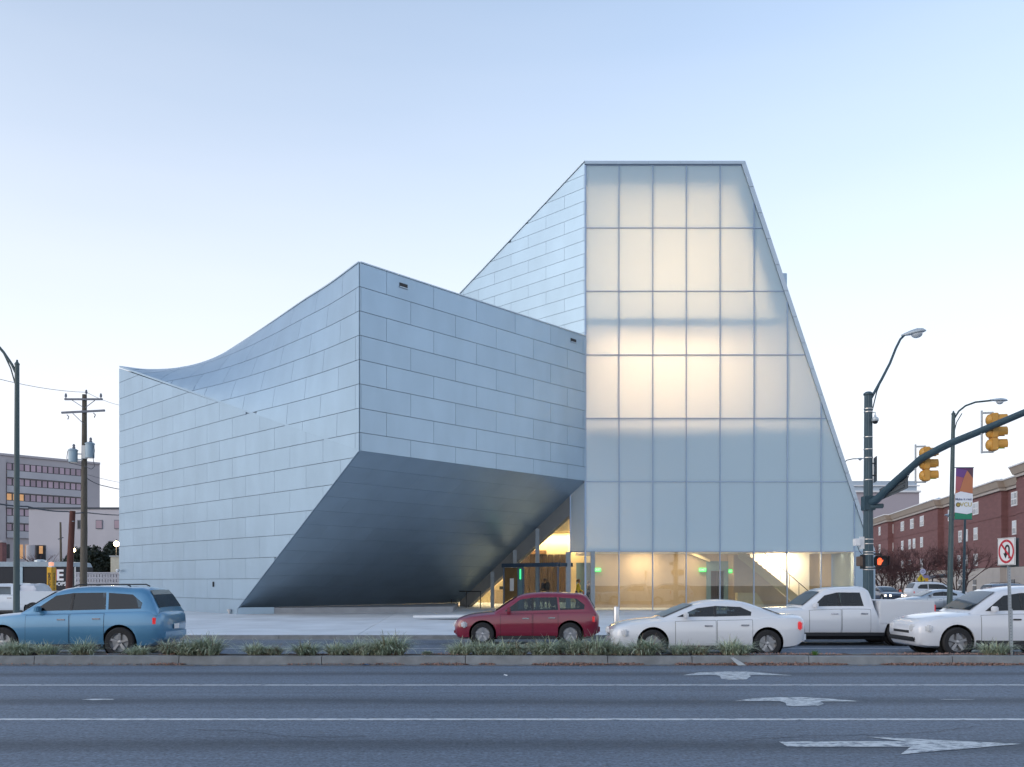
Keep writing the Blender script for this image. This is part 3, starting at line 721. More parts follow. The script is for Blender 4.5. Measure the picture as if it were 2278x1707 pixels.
obj('vestibule_frame', MB().bar(eg(1.2,2.72,VO), eg(5.3,2.72,VO), .3, .22).bar(eg(1.25,ZF,VO), eg(1.25,2.6,VO), .09).bar(eg(2.6,ZF,VO), eg(2.6,2.6,VO), .06).bar(eg(3.75,ZF,VO), eg(3.75,2.6,VO), .09).bar(eg(4.15,ZF,VO), eg(4.15,2.6,VO), .09).bar(eg(5.25,ZF,VO), eg(5.25,2.6,VO), .12).bar(eg(1.2,2.72,VO), eg(1.2,2.72,.3), .2).bar(eg(5.25,2.72,VO), eg(5.25,2.72,.3), .2), m_navy, mus)
for a, b in ((1.3,2.57),(2.63,3.7)):
    obj('door_leaf', MB().prism([eg(a,ZF+.02,VO), eg(b,ZF+.02,VO), eg(b,2.58,VO), eg(a,2.58,VO)], NL*.02), mt['glass'], mus)
    obj('door_rail', MB().bar(eg(a,1.1,VO-.04), eg(b,1.1,VO-.04), .05), mt['steel'], mus)
obj('vestibule_panel', MB().prism([eg(3.8,ZF,VO), eg(4.1,ZF,VO), eg(4.1,2.6,VO), eg(3.8,2.6,VO)], NL*.03), m_teal, mus)
obj('door_leaf', MB().prism([eg(4.2,ZF,VO), eg(5.18,ZF,VO), eg(5.18,2.58,VO), eg(4.2,2.58,VO)], NL*.03), M('oak_door', (0.20, 0.125, 0.05), .5, 0, .2, 2), mus)
obj('notice', MB().prism([eg(4.45,1.3,VO-.04), eg(4.75,1.3,VO-.04), eg(4.75,2.0,VO-.04), eg(4.45,2.0,VO-.04)], NL*.01), mt['signwhite'], mus)
m_grn = M('green_led', (0.05, 0.8, 0.3), 0.5, emit=(0.05, 1.0, 0.25), estr=.25)
obj('status_light', MB().bar(eg(3.95,1.95,VO-.05), eg(3.95,2.5,VO-.05), .07), m_grn, mus)
for a, b in ((5.35,6.8),(7.03,8.9)):
    zt1, zt2 = ez(a)-1.05, ez(b)-1.05
    if zt2 < ZF+.1: zt2 = ZF+.1
    obj('clear_pane', MB().prism([eg(a,ZF,.1), eg(b,ZF,.1), eg(b,zt2,.1), eg(a,zt1,.1)], NL*.015), mt['glass'], mus)
obj('clear_pane', MB().prism([eg(1.3,2.9,.1), eg(5.2,2.9,.1), eg(5.2,ez(5.2)-1.05,.1), eg(1.3,ez(1.3)-1.0,.1)], NL*.015), mt['glass'], mus)
# lobby beyond: back wall with a cove, walnut panels
EY = 60.0
ex = lambda px: gx(px, EY)
obj('lobby_wall', MB().box(-9, ex(1320), EY, EY+.2, ZF, 5.4), m_yel, mus)
obj('lobby_ceiling', MB().prism([eg(1.1,5.25,.35), eg(9,5.25,.35), Vector((-9,EY,5.25)), Vector((4.4,EY,5.25))], (0,0,.2)), m_yel, mus)
for k in range(8):
    obj('walnut_panel', MB().box(ex(1150)+k*.43, ex(1150)+k*.43+.40, EY-.15, EY-.05, ZF, 3.72), m_dark, mus)
obj('shelf_box', MB().box(ex(1177), ex(1215), EY-.3, EY-.02, 3.75, 4.0), M('oak', (.30,.16,.08), .6), mus)
obj('info_screen', MB().box(ex(1111), ex(1129), EY-.25, EY-.15, .9, 1.5), mt['darkgl'], mus)
obj('reception_desk', MB().box(ex(1095), ex(1142), EY-3.0, EY-2.4, ZF, 1.3), m_ply, mus)
area('cove_lamp', (ex(1215), EY-.5, 5.0), (math.radians(25), 0, 0), 5.5, .2, 62, (1,.76,.40))
area('lobby_lamp', (ex(1100), EY-3.5, 4.9), (0, 0, 0), 3, 2, 90, (1,.74,.42))
area('lobby_lamp', (3.6, 50, 5.0), (0, 0, 0), 1.2, 2, 26, (1,.76,.46))
obj('teal_screen', MB().box(gx(1282,51.5), gx(1314,51.5), 51.5, 51.6, ZF, 2.95), m_teal, mus)
# railing by the lower end of the beam
mb = MB().bar(eg(6.95,1.25,-.9), eg(9.6,1.25,-.9), .05)
for u in (7.0,8.2,9.5): mb.bar(eg(u,ZF,-.9), eg(u,1.25,-.9), .045)
obj('entrance_rail', mb, mt['black'], mus)
# exit signs: things hung inside
for px, py, D, lab in ((1329,1268,LY-.2,'green EXIT sign on the tan wall at the left corner of the glass'), (1563,1268,LY-.2,'green EXIT sign just left of the teal door portal'), (1625,1271,LY-.2,'green EXIT sign just right of the teal door portal')):
    c = at(px, py, D); s = .21 if px != 1625 else .10
    o = thing('exit_sign', lab, 'exit sign', c, 'green exit signs in the lobby')
    obj('sign_box', MB().box(c.x-s, c.x+s, c.y-.02, c.y+.03, c.z-.11, c.z+.11), M('exit_green', (0.02,.5,.1), .5, emit=(0.03,1,.12), estr=.30), o)
    t = text_mb('EXIT', .19 if s > .15 else .1, .003, .002)
    obj('lettering', place(t, (c.x, c.y-.024, c.z), (1,0,0), (0,0,1), (0,-1,0)), M('exit_letter', (.6,.9,.6), .5, emit=(.6,1,.6), estr=.22), o)

# ------------------------------------------------------------------ bollards
for px, lab in ((1371,'steel bollard on the plaza edge nearest the red car'), (1505,'steel bollard behind the front end of the white sedan'), (1639,'steel bollard hidden behind the roof of the white sedan')):
    D = 29.2; x = gx(px, D); z0 = pz(D)
    t = thing('bollard', lab, 'bollard', (x, D, z0), 'steel bollards along the plaza edge')
    obj('post', MB().lathe([(0,0),(.09,0),(.09,.80),(.083,.815),(0,.815)], (x,D,z0), 'z', 24), mt['steel'], t, smooth=True)
    obj('base_ring', MB().lathe([(.09,0),(.12,0),(.12,.015),(.09,.02)], (x,D,z0), 'z', 24), mt['steel'], t)
# >>> PART2
# ------------------------------------------------------------------ background: left side
DRd = Vector((.957, 1, 0)).normalized()
bb = thing('office_block', 'tall grey concrete office block with pink ribbon windows at the far left', 'building', (gx(110,260), 255, 0))
O2 = Vector((gx(0,195), 195, 0)); UB = DRd; NB = Vector((UB.y, -UB.x, 0)); NB = NB if NB.y < 0 else -NB
def ub(px):
    s = (px-CX)/F; return (s*O2.y-O2.x)/(UB.x-s*UB.y)
def obp(u, z, n=0.0): return O2+UB*u+UZ*z+NB*n
zt = gz(1013, 195); u0, u1, u2 = ub(-40), ub(14), ub(222)
obj('wall', MB().prism([obp(u0,0),obp(u2,0),obp(u2,zt),obp(u0,zt)], -NB*25), mt['conc_bld'], bb)
obj('pier', MB().prism([obp(u0,0,.01),obp(ub(9),0,.01),obp(ub(9),zt-.6,.01),obp(u0,zt-.6,.01)], NB*1.2), mt['conc_bld'], bb)
obj('roof_edge', MB().prism([obp(u0,zt,.3),obp(u2,zt,.3),obp(u2,zt+.5,.3),obp(u0,zt+.5,.3)], -NB*1.0), mt['conc_bld'], bb)
uw1 = ub(181); npn = 13; rowz = [gz(1029.5,196)-k*3.45 for k in range(5)]
for r, z in enumerate(rowz):
    obj('spandrel', MB().prism([obp(u1,z-3.3,.02),obp(uw1+.2,z-3.3,.02),obp(uw1+.2,z-1.75,.02),obp(u1,z-1.75,.02)], NB*.45), mt['conc_spd'], bb)
    obj('window_band', MB().prism([obp(u1,z-1.7,.03),obp(uw1,z-1.7,.03),obp(uw1,z,.03),obp(u1,z,.03)], NB*.06), mt['darkgl'], bb)
    for k in range(npn):
        if r >= 3 and k > 4: continue
        a = u1+(uw1-u1)*k/npn; b = u1+(uw1-u1)*(k+1)/npn-.22
        m = mt['litpane'] if (r == 2 and k in (0,1,2)) else mt['pinkpane']
        obj('window_pane', MB().prism([obp(a+.1,z-1.58,.10),obp(b,z-1.58,.10),obp(b,z-.14,.10),obp(a+.1,z-.14,.10)], NB*.05), m, bb)
# ground floor openings
for px, lit in ((18,0),(47,1),(60,1)):
    a = ub(px-3.5); b = ub(px+3.5)
    obj('ground_window', MB().prism([obp(a,7.2,.05),obp(b,7.2,.05),obp(b,10.4,.05),obp(a,10.4,.05)], NB*.08), mt['litpane'] if lit else mt['darkgl'], bb)
lb = thing('low_annex', 'low pale painted block building with small square windows behind the evergreen bushes', 'building', (gx(180,130), 130, 0))
LD = 130.0
obj('wall', MB().box(gx(64,LD), gx(330,LD), LD, LD+20, 0, gz(1133,LD)), mt['conc_lt'], lb)
obj('parapet', MB().box(gx(63.5,LD), gx(330,LD)+.1, LD-.12, LD+20, gz(1133,LD)+.002, gz(1129,LD)), mt['wire'], lb)
for px, w in ((176,7),(221,15),(262,15)):
    f = obj('window', MB().box(gx(px-w/2,LD), gx(px+w/2,LD), LD-.1, LD-.01, gz(1177,LD), gz(1157,LD)), mt['grayw'], lb)
    obj('pane', MB().box(gx(px-w/2+1.2,LD), gx(px+w/2-1.2,LD), LD-.14, LD-.105, gz(1175.5,LD), gz(1158.5,LD)), mt['pinkpane'] if w > 8 else mt['darkgl'], f)
obj('porch_opening', MB().box(gx(64,LD)+.02, gx(102,LD), LD-.08, LD-.01, gz(1268,LD), gz(1213,LD)), mt['darkgl'], lb)
obj('porch_pane', MB().box(gx(88,LD), gx(96,LD), LD-.13, LD-.09, gz(1232,LD), gz(1215,LD)), mt['litpane'], lb)
obj('porch_column', MB().lathe([(0,0),(.65,0),(.6,gz(1214,LD)),(0,gz(1214,LD))], (gx(68,LD-1.5), LD-1.5, 0)), mt['conc_spd'], lb, smooth=True)
gr = thing('brick_pier', 'narrow dark red brick pier at the left edge of the photo', 'pier', (gx(0,120), 120, 0))
obj('shaft', MB().box(gx(-12,120), gx(5,120), 120, 121, 0, gz(1207,120)), mt['brick'], gr)
obj('cap', MB().box(gx(-13,120), gx(6,120), 119.9, 121.1, gz(1207,120)+.002, gz(1203,120)), mt['conc_bld'], gr)

# pierced block wall
pw = thing('screen_wall', 'pale grey pierced block wall behind the wooden utility pole', 'wall', (gx(218,58), 58, .15))
WD = 58.0; wx0, wx1 = gx(168,WD), gx(275,WD); wz0, wz1 = .1, gz(1276,WD)
obj('cap', MB().box(wx0, wx1, WD-.05, WD+.25, wz1+.002, wz1+.08), mt['conc_spd'], pw)
nc = 17; nr = 7; cw = (wx1-wx0)/nc; chh = (wz1-wz0)/nr
blk = None
for i in range(nc):
    for j in range(nr):
        if blk is None:
            mb = MB(); t = min(cw,chh)*.31
            mb.box(0,cw-.01,0,.2,0,t).box(0,cw-.01,0,.2,chh-t,chh-.01).box(0,t,0.001,.199,t,chh-t).box(cw-t-.01,cw-.01,0.001,.199,t,chh-t)
            blk = obj('block', mb, mt['conc_spd'], None); blk.parent = pw; b0_ = blk
        else:
            b0_ = blk.copy(); COL.objects.link(b0_); b0_.parent = pw
        b0_.location = Vector((wx0+i*cw, WD, wz0+j*chh))-wloc(pw)
ub_ = thing('utility_cabinet', 'cream utility cabinet between the pierced wall and the museum corner', 'cabinet', (gx(262,60), 60, 0))
obj('housing', MB().box(gx(253,60), gx(275,60), 59.5, 61, 0, gz(1239,60)), M('cream', (.55,.52,.42), .6), ub_, bevel=.03)
obj('hood', MB().box(gx(252,60), gx(276,60), 59.4, 61.1, gz(1239,60)+.002, gz(1237,60)), mt['galv'], ub_)

# evergreen shrubs ------------------------------------------------------
def leaf_cloud(n, blobs, size, seed):
    r = random.Random(seed); mb = MB()
    for _ in range(n):
        cx, cy, cz, rx, ry, rz = r.choice(blobs)
        while True:
            p = Vector((r.uniform(-1,1), r.uniform(-1,1), r.uniform(-1,1)))
            if .25 < p.length < 1: break
        p = p.normalized()*(p.length**.45)*r.uniform(.8,1.08)
        c = Vector((cx+p.x*rx, cy+p.y*ry, max(.05, cz+p.z*rz)))
        a = Vector((r.gauss(0,1), r.gauss(0,1), r.gauss(0,1))).normalized(); b = a.cross(Vector((r.gauss(0,1), r.gauss(0,1), r.gauss(0,1)))).normalized()
        s = size*r.uniform(.6,1.4)
        mb.add([c-a*s, c+b*s*.45, c+a*s, c-b*s*.45], [(0,1,2,3)])
    return mb
for k, (px, D, hpx, wpx, lab) in enumerate(((160,84,1222,34,'dark evergreen shrub standing left of the wooden utility pole'),(200,80,1204,40,'tallest dark evergreen shrub just right of the wooden utility pole'),(246,82,1212,40,'dark evergreen shrub touching the left edge of the museum'))):
    x = gx(px, D); h = gz(hpx, D); w = wpx/F*D*.80
    t = thing('evergreen_shrub', lab, 'shrub', (x, D, 0), 'evergreen shrubs by the pierced wall')
    r = random.Random(k); bl = [(x+r.uniform(-.6,.6)*w, D+r.uniform(-.6,.6)*w, h*r.uniform(.35,.8), w*r.uniform(.45,.75), w*r.uniform(.45,.75), h*r.uniform(.18,.32)) for _ in range(11)]+[(x, D, h*.5, w*.8, w*.8, h*.45)]
    obj('crown', leaf_cloud(8500, bl, .17, k), mt['leafdark'], t, recalc=False)
    obj('trunk', MB().tube([(x,D,0),(x+.1,D,h*.5)], [.14,.06], 6), mt['bark'], t)
rb = thing('bare_shrub', 'small leafless shrub in front of the dark porch of the low annex', 'shrub', (gx(92,110), 110, 0))

def bare_tree(mbt, base, h, spread, seed, trunks=4, depth=5, r0=.09):
    r = random.Random(seed); tw = MB()
    def grow(p, d, L, rad, lvl):
        q = p+d*L*.5+Vector((r.uniform(-.05,.05), r.uniform(-.05,.05), 0))*L; e = p+d*L
        m = mbt if lvl < 2 else tw
        m.tube([p, q, e], [rad, rad*.85, rad*.68], 4 if lvl else 6, cap=False)
        if lvl >= depth: return
        nb = 3 if lvl < depth-1 else 4
        for _ in range(nb):
            nd = (d+Vector((r.gauss(0,.42), r.gauss(0,.42), r.gauss(.10,.25)))).normalized()
            grow(e if r.random() < .6 else q, nd, L*r.uniform(.62,.86), rad*.62, lvl+1)
    for k in range(trunks):
        a = 2*PI*k/trunks+r.uniform(-.4,.4)
        grow(Vector(base)+Vector((math.cos(a)*.15, math.sin(a)*.15, 0)), Vector((math.cos(a)*spread, math.sin(a)*spread, 1)).normalized(), h*.28, r0, 0)
    return tw
mbt = MB(); tw = bare_tree(mbt, (gx(92,110),110,2.0), 5.2, .35, 5, 5, 3, .05)
obj('stem', mbt, mt['bark'], rb, recalc=False); obj('twigs', tw, mt['twig'], rb, recalc=False)

# poles, wires -----------------------------------------------------------
UD = 55.0
up = thing('utility_pole', 'tall weathered wooden utility pole with two crossarms left of the museum', 'utility pole', (gx(187,UD), UD, .15))
ux = gx(188,UD); uzt = gz(878,UD); k = UD/F
obj('pole', MB().tube([(gx(185,UD),UD,0),(gx(187,UD),UD,5),(ux,UD,uzt)], [.22,.20,.14], 12), mt['wood'], up, smooth=True)
a1, a2 = at(144,888.5,UD-.22), at(228,888.5,UD-.22)
obj('crossarm', MB().bar(a1, a2, .12, .11), mt['grayw'], up)
b1, b2 = at(137,918.5,UD-.22), at(233,913.5,UD-.22)
obj('crossarm', MB().bar(b1, b2, .12, .12), mt['grayw'], up)
obj('brace', MB().bar(at(161,891,UD-.2), at(186,907,UD-.2), .035).bar(at(211,891,UD-.2), at(190,907,UD-.2), .035).bar(at(162,920,UD-.2), at(186,943,UD-.2), .035), mt['grayw'], up)
for px, py in ((146.5,888),(224.5,888),(192,880)):
    p = at(px, py, UD-.22)
    obj('insulator', MB().lathe([(0,0),(.035,0),(.035,.12),(.09,.14),(.05,.18),(.085,.22),(.05,.27),(.07,.30),(.03,.36),(0,.37)], p, 'z', 10), mt['grayw'], up, smooth=True)
for px, py in ((149,923),(208,919)):
    p = at(px, py, UD-.3); obj('hanger', MB().tube([p, p+Vector((.12,0,-.12)), p+Vector((.05,0,-.3))], .03, 5), mt['wire'], up)
for px, py, w, h, lab in ((162.5,1015,20,27,'grey can transformer on the left of the wooden utility pole'),(200,1003,20,32,'grey can transformer on the right of the wooden utility pole, hung with cables')):
    c = at(px, py, UD-.35); r = w/2*k; hh = h/2*k
    t = thing('transformer', lab, 'transformer', c, 'transformers on the utility pole')
    obj('tank', MB().lathe([(0,-hh),(r*.92,-hh),(r*.94,-hh+.04),(r*.94,hh-.06),(r*1.05,hh-.06),(r*1.05,hh),(r*.6,hh+.08),(0,hh+.1)], c, 'z', 20), mt['transf'], t, smooth=True)
    obj('bushing', MB().lathe([(0,hh),(.06,hh),(.10,hh+.1),(.06,hh+.16),(.09,hh+.22),(.05,hh+.32),(0,hh+.34)], c+Vector((.05,0,.05)), 'z', 10), mt['grayw'], t, smooth=True)
    sgn = 1 if px < 188 else -1
    obj('bracket', MB().bar(c+Vector((sgn*r*.8,.1,hh*.4)), Vector((ux,UD-.1,c.z+hh*.4)), .07).bar(c+Vector((sgn*r*.8,.1,-hh*.5)), Vector((ux,UD-.1,c.z-hh*.5)), .07), mt['galv'], t)
    obj('cable', MB().tube([c+Vector((r*.9,-.1,hh*.7)), c+Vector((r*1.25,-.12,0)), c+Vector((r*.9,-.1,-hh*1.2)), c+Vector((r*1.2,-.1,-hh*2.2)), c+Vector((r*.5,-.1,-hh*2.6)), Vector((ux+.1,UD-.2,c.z-hh*2.1))] if sgn < 0 else [c+Vector((-r,-.1,hh*.8)), c+Vector((-r*1.2,-.1,-hh*.4)), c+Vector((-r*.6,-.1,-hh*1.15)), Vector((ux-.1,UD-.2,c.z-hh*1.5))], .022, 5), mt['wire'], t)
obj('fuse_box', MB().obox(at(189,1006,UD-.25), (1,0,0), (0,1,0), (0,0,1), .16, .1, .42), mt['galv'], up, bevel=.02)
def wire(label, pts, r=.022, sag=.0, nm='power_line'):
    P = []
    for a, b in zip(pts[:-1], pts[1:]):
        a = Vector(a); b = Vector(b)
        for i in range(9):
            f = i/8; P.append(a+(b-a)*f-UZ*(4*sag*f*(1-f)))
    o = obj(nm, MB().tube(P, r, 5), mt['wire']); return tag(o, label, 'power line', 'overhead wires left of the museum')
wire('thin overhead wire from the upper left to the top of the wooden utility pole', [at(-60,828,40), at(192,873,UD)], .014, .2)
wire('thin overhead wire leaving the utility pole top towards the museum', [at(192,873,UD), at(300,905,75)], .014, .25)
wire('cable sloping down from below the transformers to the museum edge', [at(190,1062,UD), at(235,1082,60), at(300,1090,75)], .03, .1)
wire('thick low cable sagging across the low annex between the lamp pole and utility pole', [at(-40,1113,42), at(60,1127,46), at(150,1138,51), at(186,1140,UD), at(300,1146,75)], .04, .08)
wire('faint wire just above the low cable right of the utility pole', [at(190,1055,UD), at(300,1078,78)], .014, .1)
bp = thing('broken_pole', 'leaning reddish brown stub of a cut wooden pole beside the utility pole', 'utility pole', (gx(152,48), 48, .2))
obj('pole', MB().tube([at(152,1345,48), at(157,1230,48), at(161.5,1137,48)], [.18,.165,.15], 12), mt['wood2'], bp, smooth=True)
obj('step_bolt', MB().tube([at(160,1160,47.85), at(165,1160,47.8)], .02, 5), mt['galv'], bp)
tp = thing('thin_pole', 'thin distant pole standing before the low annex left of the broken pole', 'pole', (gx(136,95), 95, 0))
obj('pole', MB().tube([(gx(137,95),95,0),(gx(134.5,95),95,gz(1162,95))], [.16,.10], 8), mt['wood'], tp)
obj('arm', MB().bar(at(129,1200,94.9), at(141,1196,94.9), .08), mt['wire'], tp)
# globe lamps, lit
for px, py, D, s, lab in ((163,1224,70,5.0,'small lit globe lamp close beside the leaning broken pole'),(259,1210,70,6.0,'larger lit globe lamp at the left edge of the museum')):
    c = at(px, py, D); t = thing('globe_lamp', lab, 'street lamp', (c.x, D, 0), 'lit globe lamps left of the museum')
    obj('globe', MB().lathe([(0,-s/F*D),(s*.5/F*D,-s*.85/F*D),(s*.85/F*D,-s*.5/F*D),(s/F*D,0),(s*.85/F*D,s*.5/F*D),(s*.5/F*D,s*.85/F*D),(0,s/F*D)], c, 'z', 14), mt['lampglow'], t, smooth=True)
    obj('post', MB().tube([(c.x,D,0),(c.x,D,c.z-s/F*D*.98)], .05, 8), mt['black'], t)
    obj('cap', MB().lathe([(0,.0),(.1,0),(.06,.1),(0,.16)], c+UZ*(s/F*D), 'z', 8), mt['black'], t)
    l = bpy.data.lights.new('globe_light', 'POINT'); l.energy = 60; l.color = (1,.75,.45); l.shadow_soft_size = .3
    lo = bpy.data.objects.new('globe_light', l); COL.objects.link(lo); lo.parent = t; lo.location = Vector((c.x, D-.5, c.z))-wloc(t)

# lamp pole at the far left
LD1 = 28.6
def cobra(name, label, poletop, base, r0, r1, armpts, headdir, mat, group, sides=14, brace=None, headscale=1.0):
    t = thing(name, label, 'street lamp', (base[0], base[1], base[2]), group)
    obj('pole', MB().tube([base, (Vector(base)+Vector(poletop))/2, poletop], [r0, (r0+r1)/2, r1], sides), mat, t, smooth=True)
    obj('finial', MB().lathe([(r1*1.15,0),(r1*1.15,.04),(r1*.5,.10),(r1*.4,.16),(0,.18)], poletop, 'z', 12), mat, t, smooth=True)
    obj('arm', MB().tube(armpts, .045, 8), mat, t, smooth=True)
    if brace: obj('brace', MB().tube(brace, .024, 6), mat, t, smooth=True)
    e = Vector(armpts[-1]); d = Vector(headdir).normalized(); s = Vector((0,1,0)) if abs(d.y) < .7 else Vector((1,0,0)); s = (s-d*s.dot(d)).normalized(); u = s.cross(d); u = u if u.z > 0 else -u
    mb = MB(); prof = [(-.12,.05,.05),(0,.08,.07),(.2,.13,.10),(.42,.17,.12),(.62,.15,.09),(.72,.06,.03)]
    n = 10; o = len(mb.v)
    for x, w, h in prof:
        for q in range(n):
            a = 2*PI*q/n; zz = math.sin(a)*h; zz = zz if zz > 0 else zz*.45
            mb.v.append(e+(d*x+s*math.cos(a)*w+u*zz)*headscale)
    for i in range(len(prof)-1):
        for q in range(n): mb.f.append((i*n+q, i*n+(q+1) % n, (i+1)*n+(q+1) % n, (i+1)*n+q))
    mb.f.append(tuple(range(n))); mb.f.append(tuple((len(prof)-1)*n+q for q in range(n)))
    hd = obj('lamp_head', mb, mt['lamphead'], t, smooth=True, angle=60)
    c = e+(d*.36-u*.05)*headscale; mb = MB()
    for i in range(5):
        f = i/4; rr = .14*math.cos(f*PI/2)*headscale
        for q in range(n):
            a = 2*PI*q/n; mb.v.append(c+d*math.cos(a)*rr*1.25+s*math.sin(a)*rr-u*(.14*math.sin(f*PI/2))*headscale)
    for i in range(4):
        for q in range(n): mb.f.append((i*n+q, i*n+(q+1) % n, (i+1)*n+(q+1) % n, (i+1)*n+q))
    obj('lens', mb, mt['lens'], hd, smooth=True)
    return t
b = on_ground(34,1410,.13); pt = at(38,812,LD1)
cobra('street_lamp', 'tall dark green street lamp at the far left whose arm leaves the frame', pt, (gx(36.5,LD1), LD1, .13), .105, .07,
      [at(38,836,LD1), at(27,812,LD1), at(8,784,LD1), at(-20,752,LD1), at(-60,725,LD1)], (-1,0,.25), mt['pole2'], 'street lamps', brace=[at(36,862,LD1), at(24,820,LD1), at(8,786,LD1)])
# emergency call pillar
KD = 42.0; kx0, kx1 = gx(104,KD), gx(114.5,KD); kz = gz(1262,KD)
t = thing('emergency_pillar', 'yellow emergency call pillar with black lettering before the black trailer', 'call pillar', ((kx0+kx1)/2, KD, .25), None)
obj('column', MB().box(kx0, kx1, KD, KD+.45, .2, kz), mt['yellow'], t, bevel=.012)
obj('light_base', MB().box(kx0+.02, kx1+.0, KD+.06, KD+.35, kz+.002, kz+.06), mt['white'], t)
obj('beacon', MB().lathe([(0,0),(.11,0),(.12,.10),(.11,.18),(0,.20)], ((kx0+kx1)/2, KD+.20, kz+.06), 'z', 14), M('beacon', (.85,.35,.2), .3, emit=(1,.45,.3), estr=.12), t, smooth=True)
tm = text_mb('EMERGENCY', .17, .004, .004)
obj('lettering', place(tm, ((kx0+kx1)/2, KD-.006, kz-.75), (0,0,-1), (1,0,0), (0,-1,0)), mt['signblack'], t)
tm = text_mb('EMERGENCY', .17, .004, .0)
obj('lettering', place(tm, (kx1+.006, KD+.24, kz-.75), (0,0,-1), (0,1,0), (1,0,0)), mt['signblack'], t)
obj('call_panel', MB().box(kx0+.04, kx1-.04, KD-.02, KD-.002, .9, 1.15), mt['steel'], t)
# black trailer with the white E
TD = 60.0
t = thing('trailer', 'long black trailer with a pale roof and a big white E on its side', 'trailer', (gx(70,TD), TD, 0))
x0, x1 = gx(-70,TD), gx(168,TD); zr = gz(1250,TD)
obj('body', MB().box(x0, x1, TD, TD+2.6, .6, zr-.35), mt['bus'], t, bevel=.05)
obj('roof', MB().prism([(x0,TD-.03,zr-.345),(x1-.1,TD-.03,zr-.345),(x1-.25,TD-.03,zr-.05),(x1-.6,TD-.03,zr),(x0,TD-.03,zr)], (0,2.66,0)), M('trailer_roof', (.32,.38,.42), .5), t)
obj('trim', MB().box(x1-.06, x1+.03, TD-.04, TD-.002, .65, zr-.36), mt['galv'], t)
obj('door_panel', MB().box(gx(43,TD), gx(51,TD), TD-.05, TD-.002, .9, zr-.36), mt['transf'], t)
obj('skirt', MB().box(x0, x1-.4, TD+.02, TD+.2, .25, .598), mt['galv'], t)
for px in (-10, 20, 140):
    obj('wheel', MB().lathe([(0,-.12),(.25,-.12),(.42,-.1),(.45,0),(.42,.1),(.25,.12),(0,.12)], (gx(px,TD), TD+.15, .45), 'y', 18), mt['rubber'], t, smooth=True)
obj('roof_vent', MB().lathe([(.4,0),(.38,.12),(.2,.18),(0,.18)], (gx(72,TD), TD+1, zr), 'z', 12), mt['lamphead'], t)
obj('lettering', place(text_mb('E', 1.05, .006, .03), (gx(133.5,TD), TD-.008, gz(1281,TD)), (1,0,0), (0,0,1), (0,-1,0)), mt['signwhite'], t)
obj('letter_edge', place(text_mb('E', 1.05, .003, .03), (gx(131.5,TD), TD-.004, gz(1280.5,TD)), (1,0,0), (0,0,1), (0,-1,0)), mt['signred'], t)
obj('lettering', place(text_mb('OOPS', .36, .005, .01), (gx(132.5,TD), TD-.008, gz(1299.5,TD)), (1,0,0), (0,0,1), (0,-1,0)), mt['signwhite'], t)
# >>> PART3
# ------------------------------------------------------------------ background: right side
FX0, FD0, FS = 53.3, 89.6, .2116
dF = Vector((FS, 1, 0)).normalized(); nF = Vector((-1, FS, 0)).normalized()
def fac_D(px, off):
    s = (px-CX)/F      # X = FX0+FS*(D-FD0)+off = s*D
    return (FX0-FS*FD0+off)/(s-FS)
def fpt(D, off, z, out=0.0): return Vector((FX0+FS*(D-FD0)+off, D, z))+nF*out
dorm = thing('brick_dormitory', 'long four storey red brick residence hall with tan base and tan cornice', 'building', (70, 115, 0))
secs = [(152.6,180,0.0,13.6),(124.6,152.5,.9,13.6),(101.0,124.5,1.7,13.6),(97.0,100.9,2.4,13.6),(72,96.9,1.9,14.6)]
for da, db, off, zt in secs:
    a, b = fpt(da,off,0), fpt(db,off,0)
    obj('wall', MB().prism([a+UZ*3.55, b+UZ*3.55, b+UZ*(zt-1.1), a+UZ*(zt-1.1)], -nF*14), mt['brick'], dorm)
    obj('base', MB().prism([a+nF*.15, b+nF*.15, b+nF*.15+UZ*3.5, a+nF*.15+UZ*3.5], -nF*14), mt['tan'], dorm)
    for zz in (1.2, 2.35):
        obj('base_groove', MB().prism([a+nF*.151+UZ*zz, b+nF*.151+UZ*zz, b+nF*.151+UZ*(zz+.05), a+nF*.151+UZ*(zz+.05)], nF*.01), mt['conc_bld'], dorm)
    obj('belt_course', MB().prism([a+nF*.01+UZ*9.45, b+nF*.01+UZ*9.45, b+nF*.01+UZ*9.6, a+nF*.01+UZ*9.6], nF*.05), mt['brick'], dorm)
    e = dF*.35
    obj('cornice_trim', MB().prism([a+nF*.25-e*.6+UZ*(zt-1.095), b+nF*.25+UZ*(zt-1.095), b+nF*.25+UZ*(zt-.75), a+nF*.25-e*.6+UZ*(zt-.75)], -nF*14), mt['tan'], dorm)
    obj('cornice', MB().prism([a+nF*.4-e+UZ*(zt-.745), b+nF*.4+UZ*(zt-.745), b+nF*.75+UZ*zt, a+nF*.75-e*2+UZ*zt], -nF*13), mt['cornice'], dorm)
    obj('roof_edge', MB().prism([a+nF*.85-e*2.2+UZ*(zt+.004), b+nF*.85+UZ*(zt+.004), b+nF*.85+UZ*(zt+.16), a+nF*.85-e*2.2+UZ*(zt+.16)], -nF*13), mt['winframe'], dorm)
for D, off in ((137,1.6),(112,2.6)):
    c = fpt(D, off+3, 13.76)
    obj('roof_hip', MB().add([c+Vector((-3,-4,0)), c+Vector((3,-4,0)), c+Vector((3,4,0)), c+Vector((-3,4,0)), c+UZ*1.5], [(0,1,4),(1,2,4),(2,3,4),(3,0,4),(3,2,1,0)]), mt['lamphead'], dorm)
def secoff(px):
    return 0.0 if px < 1968 else .9 if px < 2063 else 1.7 if px < 2187 else 2.4 if px < 2215 else 1.9
